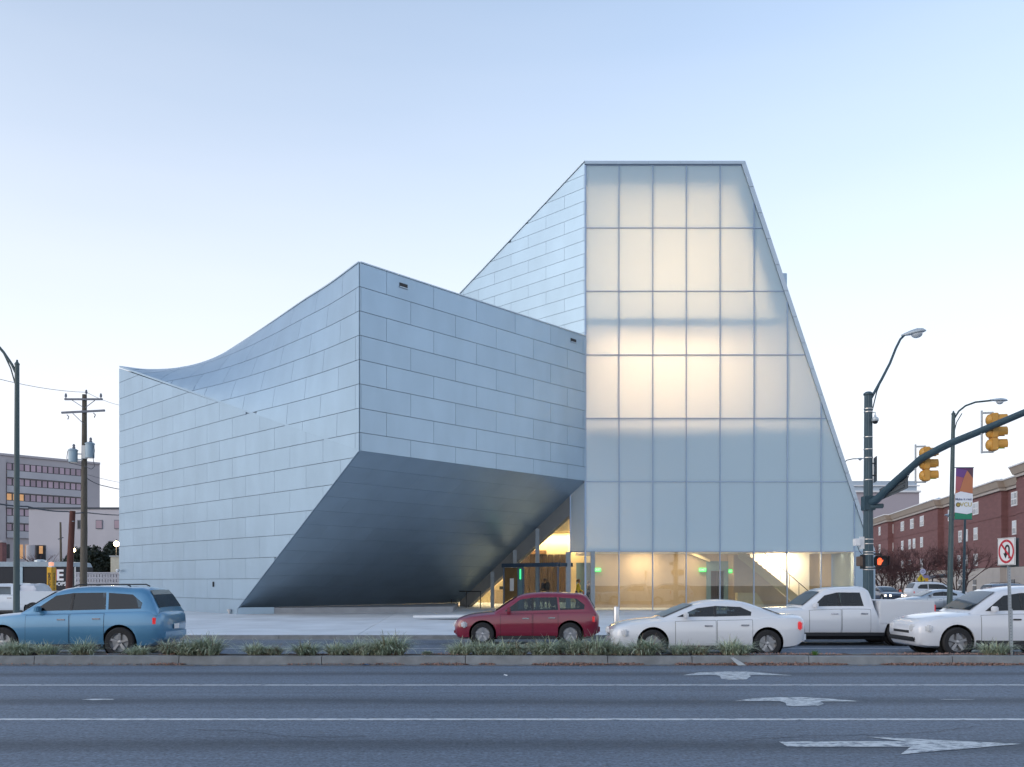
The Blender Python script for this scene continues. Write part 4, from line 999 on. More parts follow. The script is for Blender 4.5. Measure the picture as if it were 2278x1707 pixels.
def fwin(px, z0, z1, dbl, dark=False, blind=True):
    off = secoff(px); D = fac_D(px, off); w = 1.1 if dbl else .75
    w *= .82 if D < 100 else 1
    base = .15 if dark else 0.0
    def q(u, z, o): return fpt(D, off, z, o)+dF*u
    if dark:
        f = obj('window', MB().prism([q(-w*.85,z0,base+.01),q(w*.85,z0,base+.01),q(w*.85,z1,base+.01),q(-w*.85,z1,base+.01)], nF*.05), mt['darkgl'], dorm)
        obj('window_sill', MB().prism([q(-w*.9,z0-.12,base+.01),q(w*.9,z0-.12,base+.01),q(w*.9,z0-.004,base+.01),q(-w*.9,z0-.004,base+.01)], nF*.12), mt['winframe'], f); return
    f = obj('window', MB().prism([q(-w,z0,.01),q(w,z0,.01),q(w,z1,.01),q(-w,z1,.01)], nF*.08), mt['winframe'], dorm)
    zm = (z0+z1)/2; cols = [(-w+.16,-.10),(.10,w-.16)] if dbl else [(-w+.18,w-.18)]
    for u0, u1 in cols:
        obj('pane', MB().prism([q(u0,zm+.08,.092),q(u1,zm+.08,.092),q(u1,z1-.16,.092),q(u0,z1-.16,.092)], nF*.012), mt['blind'] if (blind and random.random() < .75) else mt['winglass'], f)
        obj('pane', MB().prism([q(u0,z0+.16,.092),q(u1,z0+.16,.092),q(u1,zm-.08,.092),q(u0,zm-.08,.092)], nF*.012), mt['winglass'] if random.random() < .8 else mt['blind'], f)
c2 = lambda z: 1880+z*.181
for z, d in ((428,0),(582,0),(708,1),(826,1),(948,1),(1133,0),(1290,0),(1610,1),(1842,0),(2085,1)): fwin(c2(z), 10.4, 12.0, d)
for z, d in ((428,0),(582,0),(708,0),(798,0),(852,0),(945,0),(1133,0),(1420,0),(1490,0),(1610,0),(1842,0),(2085,0)): fwin(c2(z), 7.15, 8.75, d)
for z, d in ((428,0),(582,0),(708,0),(798,0),(945,0),(1133,0),(1405,0),(1490,0),(1610,0),(1842,0),(2085,0)): fwin(c2(z), 3.85, 5.4, d)
for z in (428,580,708,795,945,1133,1430,1492,1610,1842,2085):
    fwin(c2(z), 1.45, 2.1, 0, True); fwin(c2(z), .55, 1.25, 0, True)
pb = thing('pale_building', 'pale flat roofed building far behind the traffic light pole', 'building', (gx(1980,230), 230, 0))
PD = 230.0; px0, px1 = gx(1895,PD), gx(2045,PD)
obj('wall', MB().box(px0, px1, PD, PD+20, 0, gz(1096,PD)), M('pale_wall', (.42,.38,.42), .8), pb)
obj('parapet', MB().box(px0, px1-.5, PD+.3, PD+20, gz(1096,PD)+.004, gz(1070,PD)), M('pale_metal', (.42,.50,.58), .6), pb)
obj('ledge', MB().box(px0, px1+.3, PD-.5, PD+.29, gz(1096,PD)+.005, gz(1092,PD)), mt['winframe'], pb)
obj('ledge', MB().box(px0, px1+.1, PD-.2, PD+.28, gz(1082,PD), gz(1079.5,PD)), mt['winframe'], pb)

# bare red twig street trees
for k, (px, D, h, lab) in enumerate(((1966,92,6.6,'bare reddish tree beside the pedestrian signal before the brick hall'),(2036,90,6.8,'bare reddish tree in the middle before the brick hall'),(2134,86,6.8,'bare reddish tree behind the banner pole before the brick hall'),(2000,100,5.4,'smaller bare reddish tree between the two larger ones'))):
    x = gx(px, D); t = thing('street_tree', lab, 'tree', (x, D, 0), 'bare street trees by the brick hall')
    mbt = MB(); tw = bare_tree(mbt, (x,D,0), h, .42, 20+k, 5, 5, .085)
    obj('trunk', mbt, mt['bark'], t, recalc=False); obj('crown', tw, mt['twig'], t, recalc=False)
    r = random.Random(k); mbl = MB()
    for _ in range(500):
        v = r.choice(tw.v); c = v+Vector((r.uniform(-.15,.15),)*3); a = Vector((r.gauss(0,1),r.gauss(0,1),r.gauss(0,1))).normalized()*.07; b = a.orthogonal()*.7
        mbl.add([c-a,c+b,c+a,c-b], [(0,1,2,3)])
    obj('dead_leaves', mbl, M('dead_leaf', (.13,.05,.04), .8, 0, .3, 3), t, recalc=False, kind='stuff')

# traffic signal pole and mast arm
SD = 28.5; sxp = gx(1931.5, SD); zt = gz(877,SD)
tp = thing('signal_pole', 'thick fluted dark green traffic signal pole with a curved mast arm over the road', 'traffic pole', (sxp, SD, .13))
mb = MB(); n = 32
zz = [(.12,.175),(2.0,.165),(4.4,.150),(zt,.128)]
for z, r in zz:
    for q in range(n):
        a = 2*PI*q/n; rr = r*(1.0 if q % 2 else .93); mb.v.append(Vector((sxp+rr*math.cos(a), SD+rr*math.sin(a), z)))
for i in range(len(zz)-1):
    for q in range(n): mb.f.append((i*n+q, i*n+(q+1) % n, (i+1)*n+(q+1) % n, (i+1)*n+q))
obj('shaft', mb, mt['pole'], tp)
obj('cap', MB().lathe([(0,-.03),(.155,-.03),(.155,.02),(.09,.07),(0,.09)], (sxp,SD,zt), 'z', 20), mt['pole'], tp, smooth=True)
obj('base_flange', MB().lathe([(0,.0),(.30,0),(.30,.06),(.2,.10),(.17,.25),(0,.25)], (sxp,SD,.13), 'z', 20), mt['pole'], tp)
def armpt(px, py):
    s = (px-CX)/F; D = (sxp+.335*SD)/(s+.335); return at(px, py, D)
ap = [armpt(*p) for p in ((1936,1119),(1950,1112),(1992,1072),(2049,1021),(2091,998),(2120,984),(2177,961),(2276,919),(2400,872))]
obj('mast_arm', MB().tube(ap, [.13,.128,.122,.113,.108,.104,.098,.09,.08], 16), mt['pole'], tp, smooth=True)
obj('arm_flange', MB().bar(Vector((sxp,SD-.05,gz(1127,SD))), Vector((sxp+.42,SD-.2,gz(1127,SD))), .3, .14).bar((sxp,SD,gz(1136,SD)), (sxp,SD,gz(1104,SD)), .36, .36), mt['pole'], tp, bevel=.02)
for py in (910,917,973,1000,1019,1068,1200,1210,1228,1233.5,1262,1267.5):
    z = gz(py,SD); r = .178-(z/zt)*.045
    obj('steel_band', MB().lathe([(r,-.012),(r+.006,-.012),(r+.006,.012),(r,.012)], (sxp,SD,z), 'z', 24), mt['steel'], tp)
# luminaire on the signal pole: its own lamp
obj('lamp_arm', MB().tube([at(1938,886,SD), at(1962,843,SD), at(1980,808,SD), at(1993,775,SD), at(2003,755,SD), at(2014,744,SD)], [.045,.045,.042,.04,.038,.036], 8), mt['pole'], tp, smooth=True)
obj('lamp_brace', MB().tube([at(1940,915,SD), at(1951,870,SD), at(1968,829,SD)], .02, 6), mt['pole'], tp)
e = at(2012,746,SD); d = Vector((1,-.25,.16)).normalized(); sN = Vector((.25,1,0)).normalized(); uN = d.cross(sN); uN = uN if uN.z > 0 else -uN
def lamp_head(e, d, s, u, sc, parent):
    mb = MB(); prof = [(-.10,.04,.04),(0,.07,.07),(.2,.13,.12),(.42,.17,.15),(.6,.15,.11),(.70,.05,.03)]; n = 12
    for x, w, h in prof:
        for q in range(n):
            a = 2*PI*q/n; zq = math.sin(a)*h; zq = zq if zq > 0 else zq*.35
            mb.v.append(e+(d*x+s*math.cos(a)*w+u*zq)*sc)
    for i in range(len(prof)-1):
        for q in range(n): mb.f.append((i*n+q, i*n+(q+1) % n, (i+1)*n+(q+1) % n, (i+1)*n+q))
    mb.f.append(tuple(range(n))); mb.f.append(tuple((len(prof)-1)*n+q for q in range(n)))
    hd = obj('lamp_head', mb, mt['lamphead'], parent, smooth=True, angle=60)
    c = e+(d*.40-u*.04)*sc; mb = MB()
    for i in range(6):
        f = i/5; rr = .15*math.cos(f*PI/2)*sc
        for q in range(n):
            a = 2*PI*q/n; mb.v.append(c+d*math.cos(a)*rr*1.3+s*math.sin(a)*rr-u*(.15*math.sin(f*PI/2))*sc)
    for i in range(5):
        for q in range(n): mb.f.append((i*n+q, i*n+(q+1) % n, (i+1)*n+(q+1) % n, (i+1)*n+q))
    obj('lens', mb, mt['lens'], hd, smooth=True)
lamp_head(e, d, sN, uN, .95, tp)
c = at(1947,934,SD-.2)
t = thing('dome_camera', 'small white dome camera on a bracket high on the signal pole', 'camera', c)
obj('housing', MB().lathe([(0,.16),(.03,.16),(.04,.10),(.10,.06),(.115,-.02),(.10,-.05),(0,-.05)], c, 'z', 14), mt['lamphead'], t, smooth=True)
obj('dome', MB().lathe([(.09,-.052),(.08,-.10),(.05,-.13),(0,-.145)], c, 'z', 14), mt['black'], t, smooth=True)
obj('bracket', MB().tube([c+UZ*.16, c+UZ*.24, Vector((sxp+.1,SD-.1,c.z+.26))], .02, 6), mt['lamphead'], t)
c = at(1908,1208,SD)
t = thing('radio_box', 'white radio box strapped to the left side of the signal pole', 'equipment box', c)
obj('box', MB().box(c.x-.13, c.x+.06, SD-.12, SD+.1, c.z-.10, c.z+.14), mt['white'], t, bevel=.02)
obj('mount', MB().box(c.x+.07, sxp-.15, SD-.06, SD+.04, c.z-.2, c.z+.2), mt['white'], t)
obj('cable', MB().tube([c+Vector((-.02,-.05,-.11)), c+Vector((.02,-.05,-.25)), c+Vector((.12,-.02,-.36))], .012, 5), mt['black'], t)
c = at(1947,1045,SD+.12)
t = thing('edge_on_sign', 'dark sign seen almost edge on, strapped to the signal pole', 'sign', c)
obj('plate', MB().obox(c, Vector((.25,1,0)).normalized(), Vector((1,-.25,0)).normalized(), UZ, .3, .012, .41), mt['signback'], t)
obj('clamp', MB().bar(c+Vector((-.03,0,.2)), Vector((sxp,SD,c.z+.2)), .04).bar(c+Vector((-.03,0,-.2)), Vector((sxp,SD,c.z-.2)), .04), mt['galv'], t)
c = armpt(1990,1084)+Vector((.02,.12,-.03)); ad = (ap[3]-ap[1]); ad.z = 0; ad.normalize()
t = thing('street_name_sign', 'grey back of a street name sign hanging under the mast arm', 'sign', c)
tl = (Vector((ad.x,ad.y,0))*.95+UZ*.22).normalized()
obj('plate', MB().obox(c, tl, Vector((ad.y,-ad.x,0)), UZ, .62, .015, .19), mt['signback'], t)
obj('rail', MB().obox(c+UZ*.05, tl, Vector((ad.y,-ad.x,0)), UZ, .5, .04, .03).obox(c-UZ*.1, tl, Vector((ad.y,-ad.x,0)), UZ, .5, .04, .02), mt['signback'], t)
# signals
def signal(label, px, py, D):
    c = at(px, py, D); t = thing('traffic_signal', label, 'traffic light', c, 'yellow signals on the mast arm')
    f = Vector((1,-.22,0)).normalized(); s = Vector((.22,1,0)).normalized()
    for k in (-1,0,1):
        cc = c+UZ*(k*.35)
        hs = obj('housing', MB().obox(cc, f, s, UZ, .09, .17, .172), mt['signal'], t, bevel=.02)
        mb = MB(); n = 12            # rounded back
        for r_, x_ in ((.165,-.085),(.14,-.15),(.09,-.185),(0.001,-.195)):
            for q in range(n): mb.v.append(cc+f*x_+s*math.cos(2*PI*q/n)*r_+UZ*math.sin(2*PI*q/n)*r_)
        for i in range(3):
            for q in range(n): mb.f.append((i*n+q, i*n+(q+1) % n, (i+1)*n+(q+1) % n, (i+1)*n+q))
        obj('back_shell', mb, mt['signal'], hs, smooth=True)
        mb = MB(); m = 14            # tunnel visor open below
        for x_ in (.085, .33):
            for i in range(m+1):
                a = -0.7+(PI+1.4)*i/m; mb.v.append(cc+f*x_+s*math.cos(a)*.155+UZ*math.sin(a)*.155)
        for i in range(m): mb.f.append((i, i+1, m+2+i, m+1+i))
        obj('visor', mb, mt['signal'], hs, smooth=True)
        mb = MB()
        for q in range(n): mb.v.append(cc+f*.093+s*math.cos(2*PI*q/n)*.14+UZ*math.sin(2*PI*q/n)*.14)
        mb.f.append(tuple(range(n)))
        obj('lens', mb, m_grn if k == -1 else mt['black'], hs)
    mid = c-f*.30
    obj('bracket', MB().tube([mid-UZ*.58, mid+UZ*.62], .028, 8).bar(mid+UZ*.55, c+UZ*.55, .05).bar(mid-UZ*.55, c-UZ*.55, .05), mt['galv'], t)
    return t
signal('yellow traffic light nearer the pole, hung low on the curved mast arm', 2060, 1033, 26.5)
signal('larger yellow traffic light farther out on the mast arm near the right edge', 2210, 962, 24.15)
obj_c = wire('thin loop of signal cable under the mast arm', [armpt(2010,1075)+Vector((0,.1,-.1)), armpt(2030,1052)+Vector((0,.2,.0))], .012, .08, 'signal_cable'); obj_c['group'] = 'signal cables'
# pedestrian signals
c = at(1962,1249,SD-.15)
t = thing('pedestrian_signal', 'black pedestrian signal showing an orange raised hand', 'pedestrian signal', c)
obj('housing', MB().box(c.x-.20, c.x+.20, c.y, c.y+.2, c.z-.165, c.z+.165), mt['black'], t, bevel=.03)
obj('hood', MB().box(c.x-.21, c.x+.21, c.y-.12, c.y+.002, c.z+.16, c.z+.18).box(c.x+.195, c.x+.213, c.y-.12, c.y+.002, c.z-.12, c.z+.159), mt['black'], t)
hx, hz_ = c.x-.075, c.z
def hp(pts): return [(hx+x*.15, c.y-.006, hz_+y*.24) for x, y in pts]
mb = MB().prism(hp([(-.42,-.5),(.25,-.5),(.42,-.15),(.42,.05),(-.48,.05),(-.48,-.25)]), (0,.004,0))
for x0, y1 in ((-.48,.32),(-.24,.46),(0.0,.48),(.22,.40)): mb.prism(hp([(x0,.05),(x0+.19,.05),(x0+.19,y1),(x0,y1)]), (0,.004,0))
mb.prism(hp([(.42,-.2),(.78,.12),(.66,.24),(.42,.02)]), (0,.004,0))
obj('hand', mb, mt['handred'], t, recalc=True)
obj('bracket', MB().bar(Vector((sxp+.1,SD,c.z+.24)), c+Vector((0,.1,.24)), .05).bar(c+Vector((.0,.1,.24)), c+Vector((0,.1,.16)), .05).bar(Vector((sxp+.1,SD,c.z-.22)), c+Vector((0,.1,-.22)), .05).bar(c+Vector((0,.1,-.22)), c+Vector((0,.1,-.16)), .05), mt['black'], t)
c = at(1914,1249,SD)
t = thing('side_pedestrian_signal', 'brown backed pedestrian signal seen from the side, left of the signal pole', 'pedestrian signal', c)
obj('housing', MB().box(c.x-.07, c.x+.03, SD-.15, SD+.2, c.z-.16, c.z+.16), mt['brown'], t, bevel=.02)
obj('bracket', MB().box(c.x+.035, c.x+.10, SD-.12, SD+.12, c.z-.25, c.z+.22).bar((c.x+.07,SD,c.z+.2), (sxp-.1,SD,c.z+.24), .05).bar((c.x+.07,SD,c.z-.22), (sxp-.1,SD,c.z-.22), .05), mt['black'], t)

# banner lamp pole
BD = 42.0
lb_ = cobra('street_lamp', 'grey green street lamp carrying the university banner beyond the crossing', at(2121,922,BD), (gx(2112,BD), BD, 0), .135, .085,
      [at(2123,931,BD), at(2133,915,BD), at(2148,903,BD), at(2170,895,BD), at(2208,891,BD)], (1,0,-.02), mt['pole2'], 'street lamps', brace=[at(2123,960,BD), at(2128,940,BD), at(2140,920,BD)], headscale=1.0)
c = at(2146,1098,BD-.1)
bn = thing('banner', 'purple, orange, white and green VCU banner hanging from the lamp pole', 'banner', c)
def bq(x, y): return at(2127+(x/420)*38.5-(y/1270)*3.5, 1041+(y/1270)*114, BD-.1)
BY_ = Vector((0,.01,0))
def patch(nm, pts, col, k=0):
    m = M('banner_'+nm, col, .75, 0, .06, 2); P = [bq(x, y)-BY_*(.3*k) for x, y in pts]
    return obj(nm, MB().prism(P, (0,.012,0)), m, bn)
patch('field', [(0,0),(420,0),(420,1270),(0,1270)], (.12,.05,.14))
patch('purple_panel', [(0,10),(270,60),(190,240),(0,200)], (.17,.075,.26), 1)
patch('plum_panel', [(0,205),(185,245),(90,600),(0,500)], (.42,.13,.16), 1)
patch('orange_peak', [(270,65),(418,260),(418,640),(300,600),(95,600),(190,260)], (.52,.20,.10), 1)
patch('grey_panel', [(275,60),(418,10),(418,250)], (.12,.07,.09), 1)
patch('rust_panel', [(0,505),(88,605),(300,605),(418,645),(418,700),(0,700)], (.50,.16,.09), 1)
patch('white_panel', [(-4,640),(130,585),(424,645),(424,1110),(300,1150),(-4,1105)], (.78,.81,.86), 2)
patch('green_panel', [(0,1108),(300,1155),(420,1113),(420,1270),(0,1270)], (.03,.24,.14), 1)
obj('lettering', place(text_mb('Make it real.', .165, .003, .002), bq(205,780)-BY_*1.2, (1,0,0), (0,0,1), (0,-1,0)), M('banner_blue', (.10,.13,.24), .6), bn)
obj('lettering', place(text_mb('VCU', .285, .003, .004), bq(265,915)-BY_*1.2, (1,0,0), (0,0,1), (0,-1,0)), M('banner_gold', (.50,.42,.14), .6), bn)
sc_ = bq(75,915)-BY_*1.2
obj('seal', MB().lathe([(0,-.004),(.115,-.004),(.115,.004),(0,.004)], sc_, 'y', 20), M('seal_dark', (.15,.13,.08), .6), bn)
obj('seal_core', MB().lathe([(0,-.012),(.078,-.012),(.078,-.006),(0,-.006)], sc_, 'y', 6), M('seal_gold', (.45,.33,.08), .6), bn)
for y_ in (-6, 1280): obj('banner_rod', MB().bar(bq(-60,y_), bq(432,y_), .035), mt['pole'], bn)
# other far lamps
cobra('street_lamp', 'thin dark street lamp hidden above by the banner', at(2147,1142,62), (gx(2143,62), 62, 0), .11, .075, [at(2146,1150,62), at(2135,1146,62), at(2118,1146,62)], (-1,0,-.02), mt['pole'], 'street lamps', headscale=.75)
cobra('street_lamp', 'distant street lamp whose head peeps out right of the tower edge', at(1868,1040,80), (gx(1868,80), 80, 0), .12, .08, [at(1868,1038,80), at(1884,1024,80), at(1898,1021,80), at(1906,1021,80)], (1,0,0), mt['pole2'], 'street lamps', headscale=.85)

# no U-turn sign on the median
ND = 19.2; c = at(2239,1227,ND); th = math.radians(85); sw_ = Vector((math.cos(th), -math.sin(th), 0)); sn = Vector((-math.sin(th), -math.cos(th), 0))
t = thing('no_u_turn_sign', 'white no U-turn sign with a red ring on a perforated post on the median', 'road sign', (gx(2248,ND), ND, .18))
obj('plate', MB().obox(c, sw_, sn, UZ, .305, .004, .305), mt['signwhite'], t, bevel=.0)
obj('rear_plate', MB().obox(c-sn*.075+sw_*.0-UZ*.03, sw_, sn, UZ, .305, .004, .32), mt['signback'], t)
def onp(x, y, o=.006): return c+sw_*x+UZ*y+sn*o
def ring(r0, r1, o, n=40):
    mb = MB()
    for q in range(n):
        a = 2*PI*q/n; mb.v += [onp(r0*math.cos(a), r0*math.sin(a), o), onp(r1*math.cos(a), r1*math.sin(a), o)]
    for q in range(n): mb.f.append((2*q, 2*q+1, (2*q+3) % (2*n), (2*q+2) % (2*n)))
    return mb
mb = MB(); n = 14; A = []
for i in range(n+1):
    a = PI*i/n; A.append((.035+.085*math.cos(a), .055+.095*math.sin(a)))
B = [(.035+.035*math.cos(PI*i/n), .055+.05*math.sin(PI*i/n)) for i in range(n+1)]
for i in range(n): mb.add([onp(*A[i]), onp(*A[i+1]), onp(*B[i+1]), onp(*B[i])], [(0,1,2,3)])
mb.add([onp(.12,.055), onp(.07,.055), onp(.07,-.16), onp(.12,-.16)], [(0,1,2,3)]).add([onp(0,.055), onp(-.05,.055), onp(-.05,-.04), onp(0,-.04)], [(0,1,2,3)])
mb.add([onp(-.10,-.04), onp(.05,-.04), onp(-.025,-.16)], [(0,1,2)])
obj('arrow', mb, mt['signblack'], t, recalc=False)
mb = ring(.215, .265, .008); dg = .707; w_ = .024; L_ = .225
mb.add([onp(-dg*L_-dg*w_, dg*L_-dg*w_, .0085), onp(-dg*L_+dg*w_, dg*L_+dg*w_, .0085), onp(dg*L_+dg*w_, -dg*L_+dg*w_, .0085), onp(dg*L_-dg*w_, -dg*L_-dg*w_, .0085)], [(0,1,2,3)])
obj('red_ring', mb, mt['signred'], t, recalc=False)
mb = MB()
for s1, s2 in ((1,1),(-1,1)):
    mb.bar(onp(-.285,s1*.29,.007), onp(.285,s1*.29,.007), .008, .004)
mb.bar(onp(-.29,-.285,.007), onp(-.29,.285,.007), .008, .004).bar(onp(.29,-.285,.007), onp(.29,.285,.007), .008, .004)
obj('border', mb, mt['signblack'], t)
pb0 = Vector((gx(2249,ND), ND, .1)); pt0 = Vector((c.x, c.y, c.z))-sn*.04; dpo = pt0-pb0
obj('post', MB().bar(pb0, pt0+UZ*.3, .05, .05), mt['galv'], t)
mb = MB()
for i in range(36):
    p = pb0+dpo*(i/36); mb.obox(p+Vector((0,-.026,0)), (1,0,0), (0,1,0), UZ, .007, .002, .007)
obj('post_hole', mb, mt['black'], t, kind='stuff')
obj('post_sleeve', MB().bar(pb0+Vector((.045,.05,.25)), pb0+Vector((.035,.05,1.1)), .04), mt['galv'], t)
obj('bolt', MB().lathe([(0,-.014),(.012,-.014),(.012,0),(0,0)], onp(0,.235,0), 'y', 8).lathe([(0,-.014),(.012,-.014),(.012,0),(0,0)], onp(0,-.235,0), 'y', 8), mt['steel'], t)

# crossing sign, round sign, shelter, barrel at the far side
cD = 84.0; c = at(2049,1289,cD); q = .40
t = thing('crossing_sign', 'yellow diamond pedestrian crossing sign above the parked white wagon', 'road sign', (c.x, cD, 0))
obj('plate', MB().prism([c+Vector((-q,0,0)), c+Vector((0,0,-q*1.2)), c+Vector((q,0,0)), c+Vector((0,0,q*1.2))], (0,.03,0)), mt['signyel'], t)
obj('walker', MB().bar(c+Vector((0,-.01,.12)), c+Vector((.03,-.01,-.1)), .10, .01).bar(c+Vector((.03,-.01,-.1)), c+Vector((-.12,-.01,-.3)), .06, .01).bar(c+Vector((.03,-.01,-.1)), c+Vector((.15,-.01,-.3)), .06, .01).bar(c+Vector((-.12,-.01,.05)), c+Vector((.14,-.01,.02)), .05, .01).lathe([(0,-.01),(.07,-.01),(.07,0),(0,0)], c+Vector((0,-.005,.2)), 'y', 10), mt['signblack'], t)
obj('side_plate', MB().obox(c+Vector((.55,0,-.05)), (1,0,0), (0,1,0), UZ, .16, .01, .18), M('amber_plate', (.8,.4,.03), .5), t)
obj('post', MB().tube([(c.x,cD+.08,0), (c.x,cD+.08,c.z+.4)], .04, 8), mt['galv'], t)
c = at(2053,1272,cD+2)
t = thing('round_sign', 'small round white sign on a purple plate beside the crossing sign', 'road sign', (c.x, cD+2, 0))
obj('disc', MB().lathe([(0,-.02),(.30,-.02),(.30,.0),(0,.0)], c, 'y', 18), M('disc_white', (.6,.62,.8), .5), t)
obj('mark', MB().lathe([(.09,-.026),(.15,-.026)], c, 'y', 14), mt['purple'], t, recalc=False)
obj('plate', MB().box(c.x-.05, c.x+.6, c.y-.02, c.y, c.z-.85, c.z-.35), mt['purple'], t)
obj('post', MB().tube([(c.x,cD+2.05,0), (c.x,cD+2.05,c.z+.3)], .035, 8), mt['galv'], t)
t = thing('bus_shelter', 'dark flat roofed bus shelter in front of the brick hall', 'shelter', (gx(2085,98), 98, 0))
s0, s1 = gx(2058,98), gx(2112,98)
obj('roof', MB().prism([(s0,97,2.15),(s1,97,2.35),(s1,97,2.75),(s0+1,97,2.5)], (0,2.4,0)), mt['signback'], t)
for x in (s0+.5, (s0+s1)/2, s1-.3): obj('post', MB().bar((x,97.3,0), (x,97.3,2.2), .1), mt['black'], t)
obj('bench', MB().box(s0+.8, s1-.8, 98.3, 98.8, .4, .5), mt['black'], t)
c = Vector((gx(2001,84), 84, 0)); t = thing('traffic_barrel', 'orange and white striped traffic barrel between the dark sedan and white wagon', 'traffic barrel', c)
r = .29
for k in range(5):
    z0, z1 = .08+k*.19, .08+(k+1)*.19; ra, rb2 = r-.018*k, r-.018*(k+1)
    obj('stripe', MB().lathe([(ra,z0),(rb2,z1-.012),(rb2-.015,z1)], c, 'z', 18), mt['orange'] if k % 2 == 0 else mt['white'], t, smooth=True)
obj('base', MB().lathe([(0,0),(.36,0),(.36,.06),(.29,.08),(0,.08)], c, 'z', 18), mt['rubber'], t)

# ------------------------------------------------------------------ vehicles
def paint(name, col, rough=.32, met=.0): return M(name, col, rough, met, .02, 1.0, coat=1.0)
carglass = M('car_glass', (0.022, 0.034, 0.046), .03, 0, .3, 1.3, spec=.55)
tintglass = clear_glass('tinted_glass', (0.36, 0.44, 0.47), 1.55)
m_tail = M('tail_lamp', (.45,.02,.03), .15, 0, .1, 5, coat=1, emit=(1,.05,.05), estr=.06)
m_headl = M('headlamp_glass', (.70,.72,.75), .1, .2, .15, 12, coat=1)
m_rim = M('alloy_rim', (.42,.43,.45), .3, .8, .05, 5); m_trim = M('trim_black', (.02,.021,.024), .55)
m_under = M('underbody', (.012,.012,.013), .8); m_chrome = M('chrome', (.6,.6,.62), .15, 1.0)
def interp(st, x, k):
    for a, b in zip(st[:-1], st[1:]):
        if a[0] <= x <= b[0]: f = (x-a[0])/(b[0]-a[0]); return a[k]+(b[k]-a[k])*f
    return st[0][k] if x < st[0][0] else st[-1][k]
def smooth_st(st, n=4):
    out = []
    for i in range(len(st)-1):
        p0 = st[max(i-1,0)]; a = st[i]; b = st[i+1]; p3 = st[min(i+2,len(st)-1)]
        for j in range(n):
            f = j/n; row = []
            for k in range(len(a)):
                if k == 0: row.append(a[0]+(b[0]-a[0])*f); continue
                h = b[0]-a[0]
                m0 = (b[k]-p0[k])/max(1e-4,b[0]-p0[0])*h; m1 = (p3[k]-a[k])/max(1e-4,p3[0]-a[0])*h
                v = (2*f**3-3*f*f+1)*a[k]+(f**3-2*f*f+f)*m0+(-2*f**3+3*f*f)*b[k]+(f**3-f*f)*m1
                row.append(min(max(v, min(a[k],b[k])-.02), max(a[k],b[k])+.02))
            out.append(tuple(row))
    out.append(st[-1]); return out
def loft(rings):
    mb = MB(); n = len(rings[0])
    for r in rings: mb.v += [Vector(p) for p in r]
    for i in range(len(rings)-1):
        for q in range(n): mb.f.append((i*n+q, i*n+(q+1) % n, (i+1)*n+(q+1) % n, (i+1)*n+q))
    mb.f.append(tuple(reversed(range(n)))); mb.f.append(tuple((len(rings)-1)*n+q for q in range(n)))
    return mb
